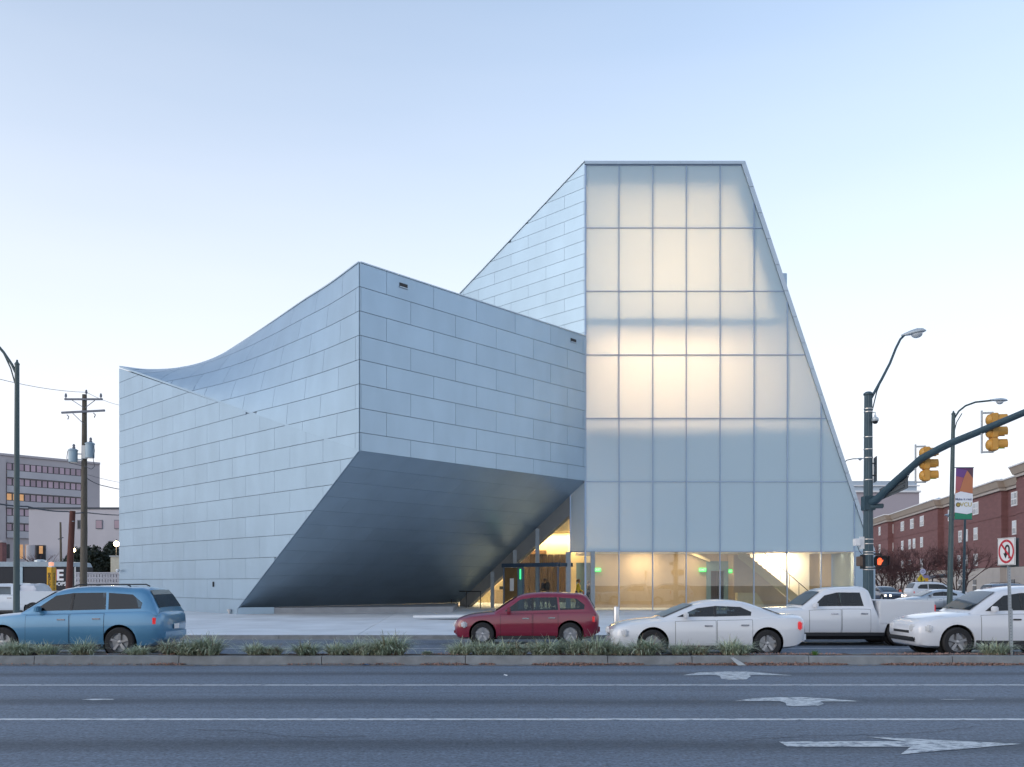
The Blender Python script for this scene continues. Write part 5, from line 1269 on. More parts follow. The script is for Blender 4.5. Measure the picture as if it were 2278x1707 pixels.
def car(name, label, body, cabin, W_, wheels, r, pm, doors, wins, pos, rz=0.0, cat='car', group=None, lights=True, clad=False, bed=None, tumble=.30, beltk=.91, rack=False, lit=False, extra_roof=None, mirror_x=None):
    t = thing(name, label, cat, (0,0,0), group); hw = W_/2
    st = smooth_st(body, 4); rings = []
    for x, zb, zbelt, ztop, wf in st:
        w = hw*wf; h = zbelt-zb
        half = [(0,zb),(.80*w,zb),(.94*w,zb+.05),(w,zb+.22*min(1,h/.5)),(w,zb+h*.62),(.985*w,zbelt-.10*min(1,h/.4)),(.945*w,zbelt-.02),(.80*w,zbelt+(ztop-zbelt)*.55),(.45*w,ztop-.004),(0,ztop)]
        ring = [(x, -y, z) for y, z in half]+[(x, y, z) for y, z in reversed(half[1:-1])]
        rings.append(ring)
    bo = obj('body', loft(rings), pm, t, smooth=True, angle=38)
    cut = MB()
    for xw in wheels:
        for s in (-1,1): cut.lathe([(0,0),(r+.055,0),(r+.055,.42),(0,.42)], (xw, s*(hw+.1) if s < 0 else hw-.32, r+.01), 'y', 28)
    co_ = obj('cutter', cut, mt['black'], None)
    md = bo.modifiers.new('b', 'BOOLEAN'); md.operation = 'DIFFERENCE'; md.object = co_; md.solver = 'EXACT'
    dg = bpy.context.evaluated_depsgraph_get(); me = bpy.data.meshes.new_from_object(bo.evaluated_get(dg)); bo.modifiers.clear(); bo.data = me
    me.shade_smooth(); me.set_sharp_from_angle(angle=math.radians(38))
    bpy.data.objects.remove(co_)
    for xw in wheels:
        for s in (-1,1):
            yo = s*(hw-.10)
            obj('wheel_well', MB().lathe([(0,-s*.22),(r+.05,-s*.22),(r+.05,s*.06)], (xw, yo, r+.01), 'y', 24), m_under, t, recalc=False)
            ty = obj('wheel', MB().lathe([(r*.62,-.10),(r*.9,-.105),(r*.98,-.08),(r,-.03),(r,.03),(r*.98,.08),(r*.9,.105),(r*.62,.10)], (xw, yo, r), 'y', 28), mt['rubber'], t, smooth=True)
            mb = MB().lathe([(r*.63,s*.10),(r*.60,s*.07),(r*.55,s*.02),(0,s*.02)], (xw, yo, r), 'y', 24).lathe([(0,s*.09),(r*.14,s*.085),(r*.15,s*.03)], (xw, yo, r), 'y', 10)
            for q in range(5):
                a = 2*PI*q/5+.3; mb.bar((xw+math.cos(a)*r*.1, yo+s*.065, r+math.sin(a)*r*.1), (xw+math.cos(a)*r*.6, yo+s*.075, r+math.sin(a)*r*.6), r*.17, .03, up=(0,1,0))
            obj('rim', mb, m_rim, ty, recalc=True)
    # cabin
    cs = smooth_st(cabin, 3)
    zb0 = lambda x: interp(body, x, 2)
    wb = hw*beltk
    def sidey(x, z): return wb-(z-zb0(x))*tumble
    rings = []
    for row in cs:
        x, z = row[0], row[1]; zb = zb0(x)-.05; z = max(z, zb+.02)
        z1 = max(zb+.005, z-.13); z2 = max(zb+.01, z-.05)
        half = [(sidey(x,zb),zb),(sidey(x,z1),z1),(sidey(x,z2)-.035,z2),(max(.1,sidey(x,z)-.17),z),(0,z+.012)]
        rings.append([(x,-y,zz) for y, zz in half]+[(x,y,zz) for y, zz in reversed(half[:-1])])
    ca = obj('cabin', loft(rings), [pm, m_under], t, smooth=True, angle=42)
    cut = MB()
    for win in wins: cut.prism([Vector((x, -1.3, z)) for x, z in win], (0, 2.6, 0))
    co_ = obj('cutter', cut, [pm, m_under], None)
    for p_ in co_.data.polygons: p_.material_index = 1
    md = ca.modifiers.new('b', 'BOOLEAN'); md.operation = 'DIFFERENCE'; md.object = co_; md.solver = 'EXACT'
    dg = bpy.context.evaluated_depsgraph_get(); me = bpy.data.meshes.new_from_object(ca.evaluated_get(dg)); ca.modifiers.clear(); ca.data = me
    me.shade_smooth(); me.set_sharp_from_angle(angle=math.radians(42)); bpy.data.objects.remove(co_)
    for k_, win in enumerate(wins[:2]):
        xs_ = (win[0][0]+win[-1][0])/2+(.32 if k_ == 0 else .22); zl = win[-1][1]
        for s in (-1,1):
            obj('headrest', MB().box(xs_-.06, xs_+.06, s*.36-.13, s*.36+.13, zl+.10, zl+.30).box(xs_-.08, xs_+.07, s*.36-.22, s*.36+.22, zl+.01, zl+.07), m_trim, t, bevel=.03)
    for win in wins:
        for s in (-1,1):
            P = [Vector((x, s*(sidey(x,z)-.004), z)) for x, z in win]
            obj('side_window', MB().add(P, [tuple(range(len(P)))]), tintglass, t, recalc=False)
    for s in (-1,1):
        q4 = [wins[0][3], wins[1][0], wins[1][1], wins[0][2]]
        obj('pillar_trim', MB().prism([Vector((x, s*(sidey(x,z)+.002), z)) for x, z in q4], (0,s*.004,0)), m_trim, t)
    for seq in (cs[0:4], list(reversed(cs[-4:]))):
        pts = []
        (xa, za), (xb, zb_) = seq[0][:2], seq[-1][:2]
        for q, f in enumerate((.10,.33,.6,.80,.97)):
            ff = f*(len(seq)-1); k0 = min(int(ff), len(seq)-2); g = ff-k0
            x = seq[k0][0]+(seq[k0+1][0]-seq[k0][0])*g; z = seq[k0][1]+(seq[k0+1][1]-seq[k0][1])*g; z = max(z, zb0(x)-.03)
            pts.append((x, z, max(.2, sidey(x, z)-.15)))
        nn = Vector((-(zb_-za), 0, xb-xa)); nn = nn if nn.z > 0 else -nn; nn.normalize()
        mb = MB()
        for x, z, y in pts:
            for off in (.014, .022):
                for yy in (-y, 0, y): mb.v.append(Vector((x, yy, z+(.013 if yy == 0 else 0)))+nn*off)
        for q in range(len(pts)-1):
            for c_ in (0,1): mb.f.append((q*6+3+c_, q*6+4+c_, q*6+10+c_, q*6+9+c_))
            mb.f.append((q*6, q*6+3, q*6+9, q*6+6)); mb.f.append((q*6+2, q*6+5, q*6+11, q*6+8))
        mb.f.append((0,1,4,3)); mb.f.append((1,2,5,4))
        obj('windscreen' if xa < 0 else 'rear_window', mb, carglass, t, smooth=True, angle=50)
    zs = interp(body, 0, 1)
    def shell(xa, xb, s_, off, e):
        mb = MB(); nx_ = 4
        for q in range(nx_+1):
            x = xa+(xb-xa)*q/nx_; w = hw*interp(st, x, 4); zb = interp(st, x, 1); zt_ = interp(st, x, 2); h = zt_-zb
            for z, y in ((zb+.10-e, w*.955), (zb+.21, w), (zb+h*.62, w), (zt_-.10, w*.985), (zt_-.045+e, w*.958)): mb.v.append(Vector((x, s_*(y+off), z)))
        for q in range(nx_):
            for k_ in range(4): mb.f.append((q*5+k_, q*5+5+k_, q*5+6+k_, q*5+1+k_))
        return mb
    for (xa, xb) in doors:
        for s in (-1,1):
            obj('door_gap', shell(xa, xb, s, .003, .007), m_under, t, smooth=True, angle=50)
            d = obj('door', shell(xa+.008, xb-.008, s, .007, 0), pm, t, smooth=True, angle=50)
            zh = interp(st, xb-.18, 2)-.17; yh = hw*interp(st, xb-.18, 4)*.99
            obj('handle', MB().box(xb-.28, xb-.09, min(s*(yh),s*(yh+.03)), max(s*(yh),s*(yh+.03)), zh-.015, zh+.02), m_chrome if not clad else m_trim, d, bevel=.006)
    L0, L1 = body[0][0], body[-1][0]
    if lights:
        for s in (-1,1):
            zb = interp(body, L0+.15, 2); obj('headlight', MB().obox((L0+.17, s*hw*.74, zb-.13), Vector((.55,s*-1*.0-.0+s*.0+.0,0)).normalized() if False else Vector((.62,s*.78,0)).normalized(), Vector((.78,-s*.62,0)).normalized(), UZ, .27, .085, .085), mt['headglow'] if lit else m_headl, t, bevel=.03)
            zr = interp(body, L1-.1, 2); obj('taillight', MB().obox((L1-.13, s*hw*.80, zr-.17), Vector((-.5,s*.86,0)).normalized(), Vector((.86,s*.5,0)).normalized(), UZ, .16, .055, .10), m_tail, t, bevel=.025)
    obj('grille', MB().box(L0-.012, L0+.12, -hw*.46, hw*.46, interp(body,L0,1)+.12, interp(body,L0,2)-.06), m_trim, t, bevel=.02)
    obj('front_bumper', MB().box(L0-.03, L0+.12, -hw*.72, hw*.72, interp(body,L0,1)-.06, interp(body,L0,1)+.09), m_trim if clad else pm, t, bevel=.04)
    obj('rear_bumper', MB().box(L1-.14, L1+.03, -hw*.74, hw*.74, interp(body,L1,1)-.14, interp(body,L1,1)+.08), m_trim if clad else pm, t, bevel=.04)
    obj('plate', MB().box(L1+.032, L1+.04, -.15, .15, interp(body,L1,1)+.10, interp(body,L1,1)+.22), mt['signwhite'], t)
    obj('underbody', MB().box(wheels[0]-.3, wheels[1]+.3, -hw*.78, hw*.78, .17, zs+.05), m_under, t)
    for s in (-1,1):
        y = s*(hw-.03)
        obj('sill', MB().box(wheels[0]+r+.08, wheels[1]-r-.08, min(y,y+s*.035), max(y,y+s*.035), zs+.0, zs+(.20 if clad else .10)), m_trim, t, bevel=.01)
        mx = mirror_x if mirror_x is not None else cabin[1][0]-.25
        ym = s*(sidey(mx, zb0(mx)+.1)+.02)
        obj('mirror', MB().obox((mx, ym+s*.11, zb0(mx)+.10), (1,0,0), (0,1,0), UZ, .05, .10, .07), pm, t, bevel=.025)
    if rack:
        for s in (-1,1): obj('roof_rail', MB().tube([(cabin[2][0],s*.55,cabin[2][1]+.02),(cabin[2][0]+.15,s*.55,cabin[2][1]+.07),(cabin[-3][0]-.1,s*.55,cabin[-3][1]+.07),(cabin[-3][0],s*.55,cabin[-3][1]+.02)], .018, 6), m_trim, t)
    if bed:
        x0, x1, z0, z1 = bed
        for s in (-1,1): obj('bed_side', MB().box(x0, x1, min(s*hw,s*(hw-.09)), max(s*hw,s*(hw-.09)), z0, z1), pm, t, bevel=.02)
        obj('tailgate', MB().box(x1-.07, x1+.01, -hw+.1, hw-.1, z0, z1-.01), pm, t, bevel=.015)
        obj('bed_front', MB().box(x0, x0+.05, -hw+.1, hw-.1, z0, z1-.01), pm, t)
        for s in (-1,1): obj('taillight', MB().box(x1-.06, x1+.025, min(s*hw*.99,s*hw*.86)-0, max(s*(hw+.008),s*hw*.86), z1-.42, z1-.12), m_tail, t, bevel=.01)
    t.location = pos; t.rotation_euler = (0,0,rz)
    return t
SUVB = [(-2.35,.42,.70,.74,.72),(-2.25,.26,.80,.86,.88),(-1.9,.22,.92,.98,.97),(-1.3,.21,1.0,1.06,1),(-.9,.21,1.04,1.08,1),(.4,.21,1.08,1.10,1),(1.6,.22,1.10,1.12,1),(2.1,.26,1.10,1.12,.97),(2.3,.40,1.02,1.06,.88),(2.36,.55,.95,1.0,.75)]
SUVC = [(-1.08,1.06),(-.30,1.56),(.1,1.665),(.7,1.70),(1.5,1.67),(1.95,1.60),(2.26,1.12)]
SUVW = [[(-.72,1.10),(-.22,1.47),(.16,1.53),(.16,1.12)],[(.22,1.12),(.22,1.535),(.98,1.545),(1.02,1.14)],[(1.08,1.14),(1.04,1.54),(1.62,1.50),(1.88,1.30),(1.86,1.16)]]
SUVD = [(-.86,.18),(.20,1.02)]
SEDB = [(-2.32,.36,.60,.64,.72),(-2.2,.22,.70,.75,.9),(-1.8,.18,.80,.86,.97),(-1.1,.18,.87,.93,1),(-.8,.18,.90,.92,1),(.6,.18,.93,.95,1),(1.5,.19,.95,1.0,1),(2.0,.22,.96,1.02,.96),(2.25,.34,.92,.98,.86),(2.33,.5,.85,.9,.74)]
SEDC = [(-1.18,.91),(-.35,1.25),(.0,1.335),(.45,1.36),(.9,1.31),(1.32,1.16),(1.78,.99)]
SEDW = [[(-.80,.96),(-.30,1.17),(.10,1.22),(.10,.97)],[(.16,.97),(.16,1.225),(.74,1.20),(1.0,1.08),(.98,.99)]]
SEDD = [(-.85,.13),(.15,1.0)]
def scl(st, kx, kz): return [(a[0]*kx, a[1]*kz, a[2]*kz, *( (a[3]*kz, a[4]) if len(a) > 3 else ())) if len(a) != 2 else (a[0]*kx, a[1]*kz) for a in st]
def sclw(ws, kx, kz): return [[(x*kx, z*kz) for x, z in w] for w in ws]
NL1, NL2 = 21.45, 25.1
car('blue_suv', 'light blue family SUV with red tail lamp driving left past the median', SUVB, SUVC, 1.86, (-1.42,1.38), .36, paint('paint_blue', (.10,.27,.44), .3, .3), SUVD, SUVW, (-10.75, NL1, 0), cat='car', rack=True)
HB, HC, HW_ = scl(SUVB,.87,.88), scl(SUVC,.87,.885), sclw(SUVW,.87,.885)
car('red_hatchback', 'dark red hatchback driving left in front of the museum entrance', HB, HC, 1.76, (-1.25,1.22), .33, paint('paint_red', (.21,.012,.035), .3), [(-.75,.15),(.17,.88)], HW_, (.42, NL2, 0))
car('white_sedan', 'white four door sedan in the near lane in front of the glass tower', SEDB, SEDC, 1.80, (-1.38,1.36), .33, paint('paint_white', (.70,.72,.75), .3), SEDD, SEDW, (4.75, NL1, 0), group=None)
PUB = [(-2.6,.45,.86,.90,.78),(-2.5,.32,.94,1.0,.92),(-2.1,.28,.99,1.06,.98),(-1.2,.28,1.03,1.08,1),(-.6,.28,1.06,1.08,1),(.9,.28,1.06,1.08,1),(1.05,.30,.80,.82,.98),(2.3,.34,.80,.82,.98),(2.56,.50,.78,.80,.95)]
PUC = [(-1.12,1.08),(-.52,1.52),(-.2,1.63),(.45,1.65),(.80,1.60),(.95,1.08)]
PUW = [[(-.82,1.11),(-.46,1.42),(-.12,1.50),(-.08,1.12)],[(-.02,1.12),(-.06,1.505),(.55,1.50),(.62,1.12)]]
car('white_pickup', 'white crew cab pickup truck behind the white sedan, bed towards the right', PUB, PUC, 1.86, (-1.62,1.62), .38, paint('paint_white2', (.72,.74,.77), .3), [(-.95,-.05),(-.03,.78)], PUW, (9.3, NL2, 0), cat='pickup truck', bed=(1.02,2.58,.62,1.28), lights=True)
car('white_suv', 'white SUV with black lower cladding at the right edge of the photo', SUVB, SUVC, 1.86, (-1.42,1.38), .36, paint('paint_white3', (.70,.72,.76), .3), SUVD, SUVW, (12.05, NL1, 0), clad=True, rack=False)
# parked and waiting cars farther off
car('dark_sedan', 'dark sedan facing the viewer with both headlights lit beyond the signal pole', SEDB, scl(SEDC,1,1.04), 1.80, (-1.38,1.36), .33, paint('paint_dark', (.05,.07,.11), .3), SEDD, SEDW, (gx(1969,79), 79, 0), rz=PI/2, lit=True)
car('white_wagon', 'large white wagon with dark windows facing right below the crossing sign', scl(SUVB,1.08,1.03), scl(SUVC,1.08,1.06), 1.95, (-1.52,1.5), .38, paint('paint_white4', (.74,.75,.77), .3), [(-.93,.2),(.22,1.1)], sclw(SUVW,1.08,1.05), (gx(2083,76), 76, 0), rz=PI, rack=True)
car('silver_sedan', 'pale parked sedan with its roof just showing before the white wagon', SEDB, SEDC, 1.80, (-1.38,1.36), .33, paint('paint_silver', (.62,.66,.70), .3, .3), SEDD, SEDW, (gx(2078,52), 52, 0), rz=0)
car('sky_blue_hatchback', 'pale blue hatchback roof showing behind the white SUV on the right', HB, HC, 1.76, (-1.25,1.22), .33, paint('paint_sky', (.45,.58,.70), .3, .2), [(-.75,.15),(.17,.88)], HW_, (gx(2200,50), 50, 0), rz=0)
car('grey_suv', 'grey SUV with roof rails behind the white SUV at the far right', SUVB, SUVC, 1.86, (-1.42,1.38), .36, paint('paint_grey', (.20,.24,.30), .3, .3), SUVD, SUVW, (gx(2262,58), 58, 0), rz=PI, rack=True)
# white truck with wrapped load at the far left
t = car('work_truck', 'white work truck at the far left with a plastic wrapped load on its bed', PUB, scl(PUC,1,.92), 1.86, (-1.62,1.62), .38, paint('paint_white5', (.60,.64,.68), .35), [(-.95,-.05),(-.03,.78)], sclw(PUW,1,.93), (gx(18,38), 38, .2), cat='truck', bed=(1.02,2.58,.62,1.20))
wl = MB(); lx0, lx1 = gx(-30,37.6), gx(90,37.6)
r = random.Random(3)
m_, n_ = 22, 10
for i in range(m_+1):
    for j in range(n_+1):
        u = i/m_; v = j/n_
        edge = min(u,1-u,v,1-v)*6; h = 1.70+.02*math.sin(u*9)-max(0,(1-edge))**2*.42+r.uniform(-.025,.025)
        wl.v.append(Vector((lx0+(lx1-lx0)*u+r.uniform(-.02,.02), 37.3+v*1.5+r.uniform(-.02,.02), h)))
for i in range(m_):
    for j in range(n_):
        a = i*(n_+1)+j; wl.f.append((a, a+n_+1, a+n_+2, a+1))
t = thing('wrapped_load', 'boxes wrapped in crumpled clear plastic on the white work truck', 'load', ((lx0+lx1)/2, 38, 1.2))
obj('plastic_cover', wl, M('plastic_wrap', (.62,.62,.66), .3, 0, .15, 3), t, smooth=True, recalc=False, angle=25)
for k in range(3):
    xa = lx0+.06+(lx1-lx0-.1)*k/3; obj('crate', MB().box(xa, xa+(lx1-lx0)/3-.12, 37.36, 38.7, .9, 1.34-.03*k), M('cardboard', (.50,.38,.25), .8, 0, .1, 3, objrand=.1), t)
obj('pallet', MB().box(lx0, lx1, 37.34, 38.8, .74, .88), mt['wood'], t)

# ------------------------------------------------------------------ people in the lobby
def skin_mesh(name, verts, edges, radii, mat, parent, sub=1, root=0):
    me = bpy.data.meshes.new(name); off = wloc(parent); me.from_pydata([Vector(v)-off for v in verts], edges, [])
    o = bpy.data.objects.new(name, me); COL.objects.link(o); o.parent = parent
    md = o.modifiers.new('s', 'SKIN'); 
    for i, rr in enumerate(radii):
        sv = me.skin_vertices[0].data[i]; sv.radius = (rr, rr) if not isinstance(rr, tuple) else rr; sv.use_root = (i == root)
    s2 = o.modifiers.new('u', 'SUBSURF'); s2.levels = sub; s2.render_levels = sub
    dg = bpy.context.evaluated_depsgraph_get(); m2 = bpy.data.meshes.new_from_object(o.evaluated_get(dg)); o.modifiers.clear(); o.data = m2
    m2.materials.clear(); m2.materials.append(mat); m2.shade_smooth(); return o
m_skin = M('skin', (.32,.19,.13), .6); m_hair = M('hair_dark', (.03,.02,.016), .7)
def person(label, loc, face, top, trousers, h=1.68, arm=.25, sitting=False):
    # face: unit direction the person looks
    f = Vector(face).normalized(); s = Vector((-f.y, f.x, 0)); b = Vector(loc); k = h/1.7
    t = thing('person', label, 'person', b, 'people in the lobby')
    def P(u, v, z): return b+(s*u+f*v)*k+UZ*z*k
    V = [P(0,0,.95),P(0,.01,1.15),P(0,.02,1.38),P(0,.03,1.47),P(0,.05,1.57),P(0,.07,1.68),P(0,.14,1.575),
         P(.19,.02,1.40),P(.23,.03,1.12),P(.20,arm,.98),P(.19,arm+.09,.97),P(-.19,.02,1.40),P(-.23,.0,1.12),P(-.21,.09,.88),P(-.21,.12,.80),
         P(.10,0,.90),P(.11,.10,.50),P(.11,.02,.08),P(.11,.16,.03),P(-.10,0,.90),P(-.11,-.02,.50),P(-.11,-.12,.08),P(-.11,.02,.03)]
    E = [(0,1),(1,2),(2,3),(3,4),(4,5),(4,6),(2,7),(7,8),(8,9),(9,10),(2,11),(11,12),(12,13),(13,14),(0,15),(15,16),(16,17),(17,18),(0,19),(19,20),(20,21),(21,22)]
    R = [.13,.125,.13,.055,.09,.085,.025,.06,.045,.036,.035,.06,.045,.036,.035,.085,.06,.045,.04,.085,.06,.045,.04]
    skin_mesh('body', V, E, [x*k for x in R], m_skin, t)
    TV = V[:3]+[V[7],V[8],V[9],V[11],V[12],V[13]]; TE = [(0,1),(1,2),(2,3),(3,4),(4,5),(2,6),(6,7),(7,8)]
    skin_mesh('jacket', TV, TE, [x*k for x in (.155,.155,.155,.082,.062,.052,.082,.062,.052)], top, t)
    LV = [V[0],V[15],V[16],V[17]+UZ*.03,V[19],V[20],V[21]+UZ*.03]; LE = [(0,1),(1,2),(2,3),(0,4),(4,5),(5,6)]
    skin_mesh('trousers', LV, LE, [x*k for x in (.145,.105,.078,.062,.105,.078,.062)], trousers, t)
    mb = MB(); c = P(0,.035,1.615)
    for i in range(7):
        for q in range(12):
            a = 2*PI*q/12; ph = PI*i/6*.62; mb.v.append(c+(s*math.sin(ph)*math.cos(a)+f*(math.sin(ph)*math.sin(a)-.25*math.sin(ph))+UZ*(math.cos(ph)-.15))*.115*k)
    for i in range(6):
        for q in range(12): mb.f.append((i*12+q, i*12+(q+1) % 12, (i+1)*12+(q+1) % 12, (i+1)*12+q))
    obj('hair', mb, m_hair, t, smooth=True)
    mb = MB()
    for sg in (-1,1): mb.lathe([(0,-.012),(.012,-.006),(.012,.006),(0,.012)], P(sg*.035,.135,1.62), 'z', 6)
    obj('eye', mb, mt['black'], t)
    return t, P
m_yj = M('jacket_yellow', (.42,.36,.03), .7); m_or = M('top_orange', (.65,.10,.03), .7); m_bl = M('coat_dark', (.03,.035,.05), .8); m_gy = M('coat_grey', (.22,.20,.20), .8); m_jn = M('jeans', (.05,.06,.10), .8)
t, P = person('person in a yellow jacket holding a red bag beside the entrance column', (gx(1286,49.2), 49.2, ZF), (1,-.2,0), m_yj, m_jn)
c = P(.22,.40,.82)
tb = thing('red_bag', 'red carrier bag held by the person in the yellow jacket', 'bag', c); obj('bag_body', MB().prism([c+Vector((-.15,0,-.16)), c+Vector((.15,0,-.16)), c+Vector((.12,0,.12)), c+Vector((-.12,0,.12))], (0,.1,0)), M('bag_red', (.35,.04,.05), .6), tb, bevel=.015); obj('bag_handle', MB().tube([c+Vector((-.08,.05,.12)), c+Vector((0,.05,.24)), c+Vector((.08,.05,.12))], .008, 5), M('bag_strap', (.2,.03,.04), .6), tb)
person('person in a grey coat and dark trousers behind the corner mullion', (gx(1311,49.0), 49.0, ZF), (-1,-.3,0), m_gy, m_bl, 1.62)
person('person in an orange top standing at the reception desk', (gx(1134,57.8), 57.8, ZF), (.3,-1,0), m_or, m_jn, 1.7)
t, P = person('person in dark clothes with a backpack inside the glass vestibule', (gx(1213,50.5), 50.5, ZF), (-.6,.8,0), m_bl, m_bl, 1.75)
c = P(0,-.2,1.25); tb = thing('backpack', 'black backpack worn by the person in the vestibule', 'backpack', c); obj('pack', MB().obox(c, (1,0,0), (0,1,0), UZ, .15, .1, .22), mt['black'], tb, bevel=.04); obj('pocket', MB().obox(c+Vector((0,-.12,-.06)), (1,0,0), (0,1,0), UZ, .11, .04, .1), m_bl, tb, bevel=.02)

# ------------------------------------------------------------------ planting on the median
def clump_mesh(seed, n, R, H, mix):
    r = random.Random(seed); mb = MB(); mi = []
    hubs = [(r.uniform(-.6,.6)*R, r.uniform(-.3,.3)*R) for _ in range(5)]
    for _ in range(n):
        a = r.uniform(0, 2*PI); hx_, hy_ = r.choice(hubs)
        p = Vector((hx_+math.cos(a)*r.uniform(0,.05), hy_+math.sin(a)*r.uniform(0,.05), 0)); d = Vector((math.cos(a), math.sin(a), 0))
        L = H*r.uniform(.85,1.75); th = r.uniform(.12,.75); bend = r.uniform(.9,1.9) if r.random() < .9 else .3
        w = r.uniform(.0055,.0105); side = Vector((-d.y, d.x, 0)); prev = None; k = 6; tw = r.uniform(-.5,.5)
        m = 0 if r.random() < mix[0] else (1 if r.random() < mix[1] else 2)
        for i in range(k+1):
            f = i/k
            if i:
                ph = th+bend*f*f; p = p+(d*math.sin(ph)+UZ*math.cos(ph))*(L/k)
            ww = w*(1-f*.8)*(.7 if i == 0 else 1); sd = (side+UZ*tw*.4).normalized()*ww
            cur = (p-sd, p+sd)
            if prev: mb.add([prev[0], prev[1], cur[1], cur[0]], [(0,1,2,3)]); mi.append(m)
            prev = cur
    me = bpy.data.meshes.new('blades'); me.from_pydata(mb.v, [], mb.f)
    for m in ('blade1','blade2','blade3'): me.materials.append(mt[m])
    for p, m in zip(me.polygons, mi): p.material_index = m
    return me
CM = [clump_mesh(11, 620, .34, .34, (.55,.75)), clump_mesh(12, 560, .36, .33, (.42,.85)), clump_mesh(13, 700, .33, .36, (.62,.6)), clump_mesh(14, 520, .34, .31, (.40,.35))]
clumps = [(8,0,.85,'leafy grass clump cut by the left edge of the photo'),(36,1,.95,'pale grass clump second from the left edge of the photo'),(55,2,.9,'grass clump under the front end of the blue SUV, with brown tips'),(98,1,.85,'spreading grass clump drooping over the first kerb joint from the left'),
(183,0,.95,'rounded grass clump standing alone below the middle of the blue SUV'),(312,1,.75,'small low grass clump below the rear wheel of the blue SUV'),(386,3,1.15,'large dry looking grass clump behind the second kerb joint'),(425,0,1.1,'broad grass clump in the tall group right of the blue SUV'),(466,2,1.25,'tall dark grass clump at the right end of the group by the blue SUV'),
(566,1,.95,'pale sprawling grass clump below the left foot of the soffit'),(612,3,.75,'brown low grass clump right of the pale sprawling one'),(684,2,.95,'dark rounded grass clump below the middle of the soffit'),(746,1,.95,'grass clump at the left end of the group below the dark soffit'),(795,0,1.0,'grass clump in the middle of the group below the dark soffit'),(838,1,1.1,'pale grass clump draping over the kerb below the soffit'),(875,2,1.3,'tallest dark grass clump right before the gap left of the red hatchback'),
(948,2,.35,'tiny tuft alone in the gap left of the red hatchback'),(1030,1,.95,'grass clump at the left end of the long row under the red hatchback'),(1074,0,.95,'grass clump below the front wheel of the red hatchback'),(1112,1,1.1,'grass clump with tall stems below the front door of the red hatchback'),(1152,3,.9,'dry brownish grass clump below the middle of the red hatchback'),(1196,1,.85,'low grass clump below the rear door of the red hatchback'),(1226,0,1.2,'grass clump with a tall spike below the rear wheel of the red hatchback'),(1276,2,1.05,'dense grass clump right of the spiky clump'),(1330,0,1.25,'tall grass clump below the gap between red hatchback and white sedan'),(1368,1,.95,'grass clump drooping over the kerb joint below the sedan nose'),(1432,2,1.2,'big rounded grass clump below the front wheel of the white sedan'),
(1512,0,.85,'low grass clump right of the big rounded one'),(1552,3,.85,'dry low grass clump next to the single round clump'),(1626,1,1.15,'single round pale grass clump below the rear of the white sedan'),(2206,1,1.05,'pale grass clump beside the no U-turn sign post')]
yo = random.Random(5)
for px, v, sc, lab in clumps:
    D = KY0+.42+yo.uniform(-.06,.08); o = empty('grass_clump', (gx(px,D), D, .17)); tag(o, lab, 'grass clump', 'grass clumps along the median')
    bl = bpy.data.objects.new('blades', CM[v]); COL.objects.link(bl); bl.parent = o; o.rotation_euler = (0,0,yo.uniform(-.5,.5)+PI*yo.randint(0,1)); s = sc; o.scale = (s*yo.uniform(1.0,1.15), s, s*yo.uniform(.72,.88))
    st = MB()
    for q in range(7): st.tube([(math.cos(q)*.03,math.sin(q)*.03,0),(math.cos(q)*.06,math.sin(q)*.06,.08)], .012, 5)
    me = bpy.data.meshes.new('crown_base'); me.from_pydata(st.v, [], st.f); me.materials.append(mt['blade3']); cb = bpy.data.objects.new('crown_base', me); COL.objects.link(cb); cb.parent = o
wd = thing('weed', 'small bright green weed on the kerb below the white pickup', 'weed', (gx(1816,KY0+.3), KY0+.3, .18))
me = clump_mesh(31, 90, .12, .10, (1,0)); me.materials[0] = mt['weed']; w1 = bpy.data.objects.new('leaves', me); COL.objects.link(w1); w1.parent = wd
w2 = obj('root', MB().lathe([(0,0),(.02,0),(.01,.03),(0,.03)], (gx(1816,KY0+.3), KY0+.3, .18), 'z', 6), mt['blade3'], wd)
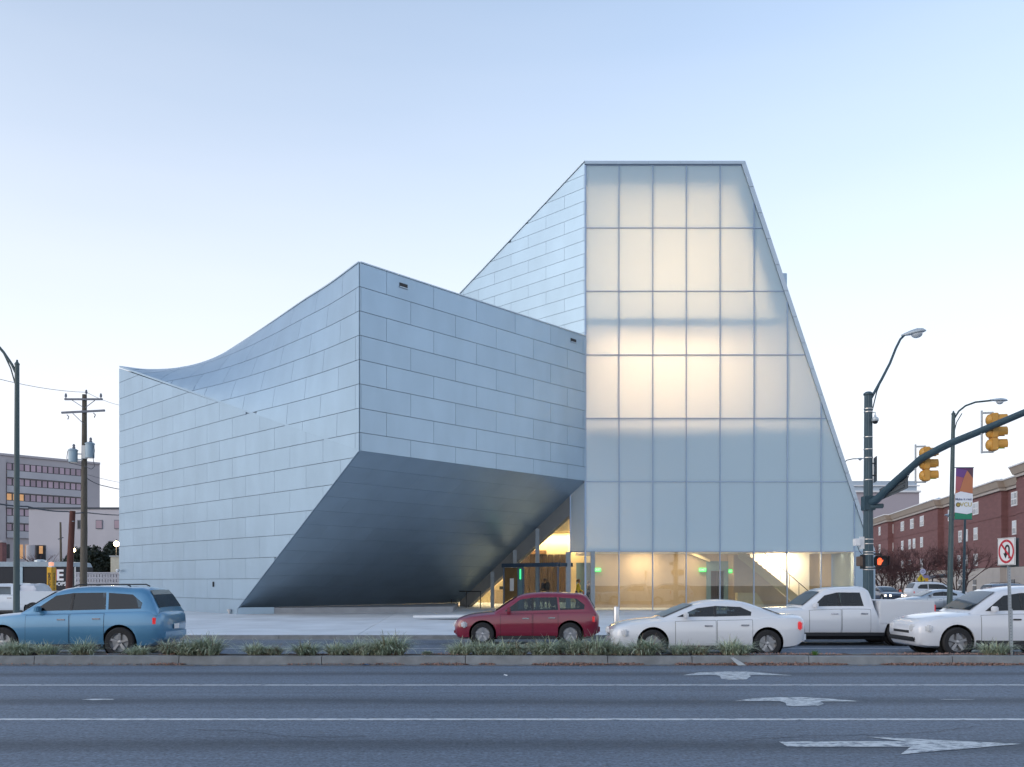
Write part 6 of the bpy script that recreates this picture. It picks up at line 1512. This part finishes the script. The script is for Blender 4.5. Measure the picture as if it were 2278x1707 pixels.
# leaf litter in the gutter
r = random.Random(9); mb = MB()
for a, b, dens, wd_ in ((335,412,150,.16),(640,800,40,.06),(800,900,60,.08),(935,1042,170,.16),(1064,1102,150,.14),(1185,1345,260,.30),(1345,1432,190,.18),(1500,1560,150,.14),(1545,1885,240,.22),(1958,2260,250,.24),(2260,2400,120,.12),(0,330,14,.05)):
    xa, xb = gx(a,KY0), gx(b,KY0); n = int((xb-xa)*dens*1.9)
    for _ in range(n):
        x = r.uniform(xa,xb); f = (x-xa)/(xb-xa); en = math.sin(PI*f)**.4
        y = KY0-.012-abs(r.gauss(0,wd_*.5))*en; z = .008+max(0,.05*en*(1-(KY0-y)/max(.05,wd_)))*r.random()
        s = r.uniform(.012,.032); c = Vector((x,y,z)); q = Vector((r.gauss(0,1),r.gauss(0,1),r.gauss(0,.5))).normalized()*s; e = q.cross(Vector((r.gauss(0,.4),r.gauss(0,.4),1))).normalized()*s*.6
        mb.add([c-q, c+e, c+q, c-e], [(0,1,2,3)])
    for _ in range(n//4):      # some on the soil
        x = r.uniform(xa,xb); y = r.uniform(KY0+.2,KY1-.2); s = r.uniform(.01,.022); c = Vector((x,y,.205)); q = Vector((r.gauss(0,1),r.gauss(0,1),.2)).normalized()*s; e = q.orthogonal()*.6
        mb.add([c-q, c+e, c+q, c-e], [(0,1,2,3)])
lo = obj('leaf_litter', mb, mt['litter'], None, recalc=False, kind='stuff'); lo['label'] = 'brown fallen leaves gathered along the gutter of the median kerb'; lo['category'] = 'fallen leaves'
c = on_ground(1640,1477,.05)
o = obj('card_scrap', MB().prism([Vector((gx(1627,18.6),18.68,.15)), Vector((gx(1634,18.6),18.70,.16)), Vector((gx(1658,18.5),18.42,.012)), Vector((gx(1640,18.5),18.42,.012))], (0,-.004,.006)), M('scrap_card', (.40,.42,.42), .8), None); tag(o, 'torn pale grey card leaning on the kerb below the round clump', 'litter')
o = obj('blue_wrapper', MB().add([(gx(803,18.5),18.55,.01),(gx(812,18.5),18.50,.04),(gx(822,18.5),18.56,.012),(gx(812,18.5),18.66,.03)], [(0,1,2),(0,2,3)]), M('wrapper_blue', (.12,.25,.5), .5), None, recalc=False); tag(o, 'crumpled blue wrapper in the gutter below the dark soffit', 'litter')
o = obj('white_scrap', MB().add([on_ground(1122,1500,.01), on_ground(1130,1502,.03), on_ground(1127,1504,.01), on_ground(1120,1502,.02)], [(0,1,2),(0,2,3)]), mt['white'], None, recalc=False); tag(o, 'scrap of white paper on the lane nearest the median', 'litter')
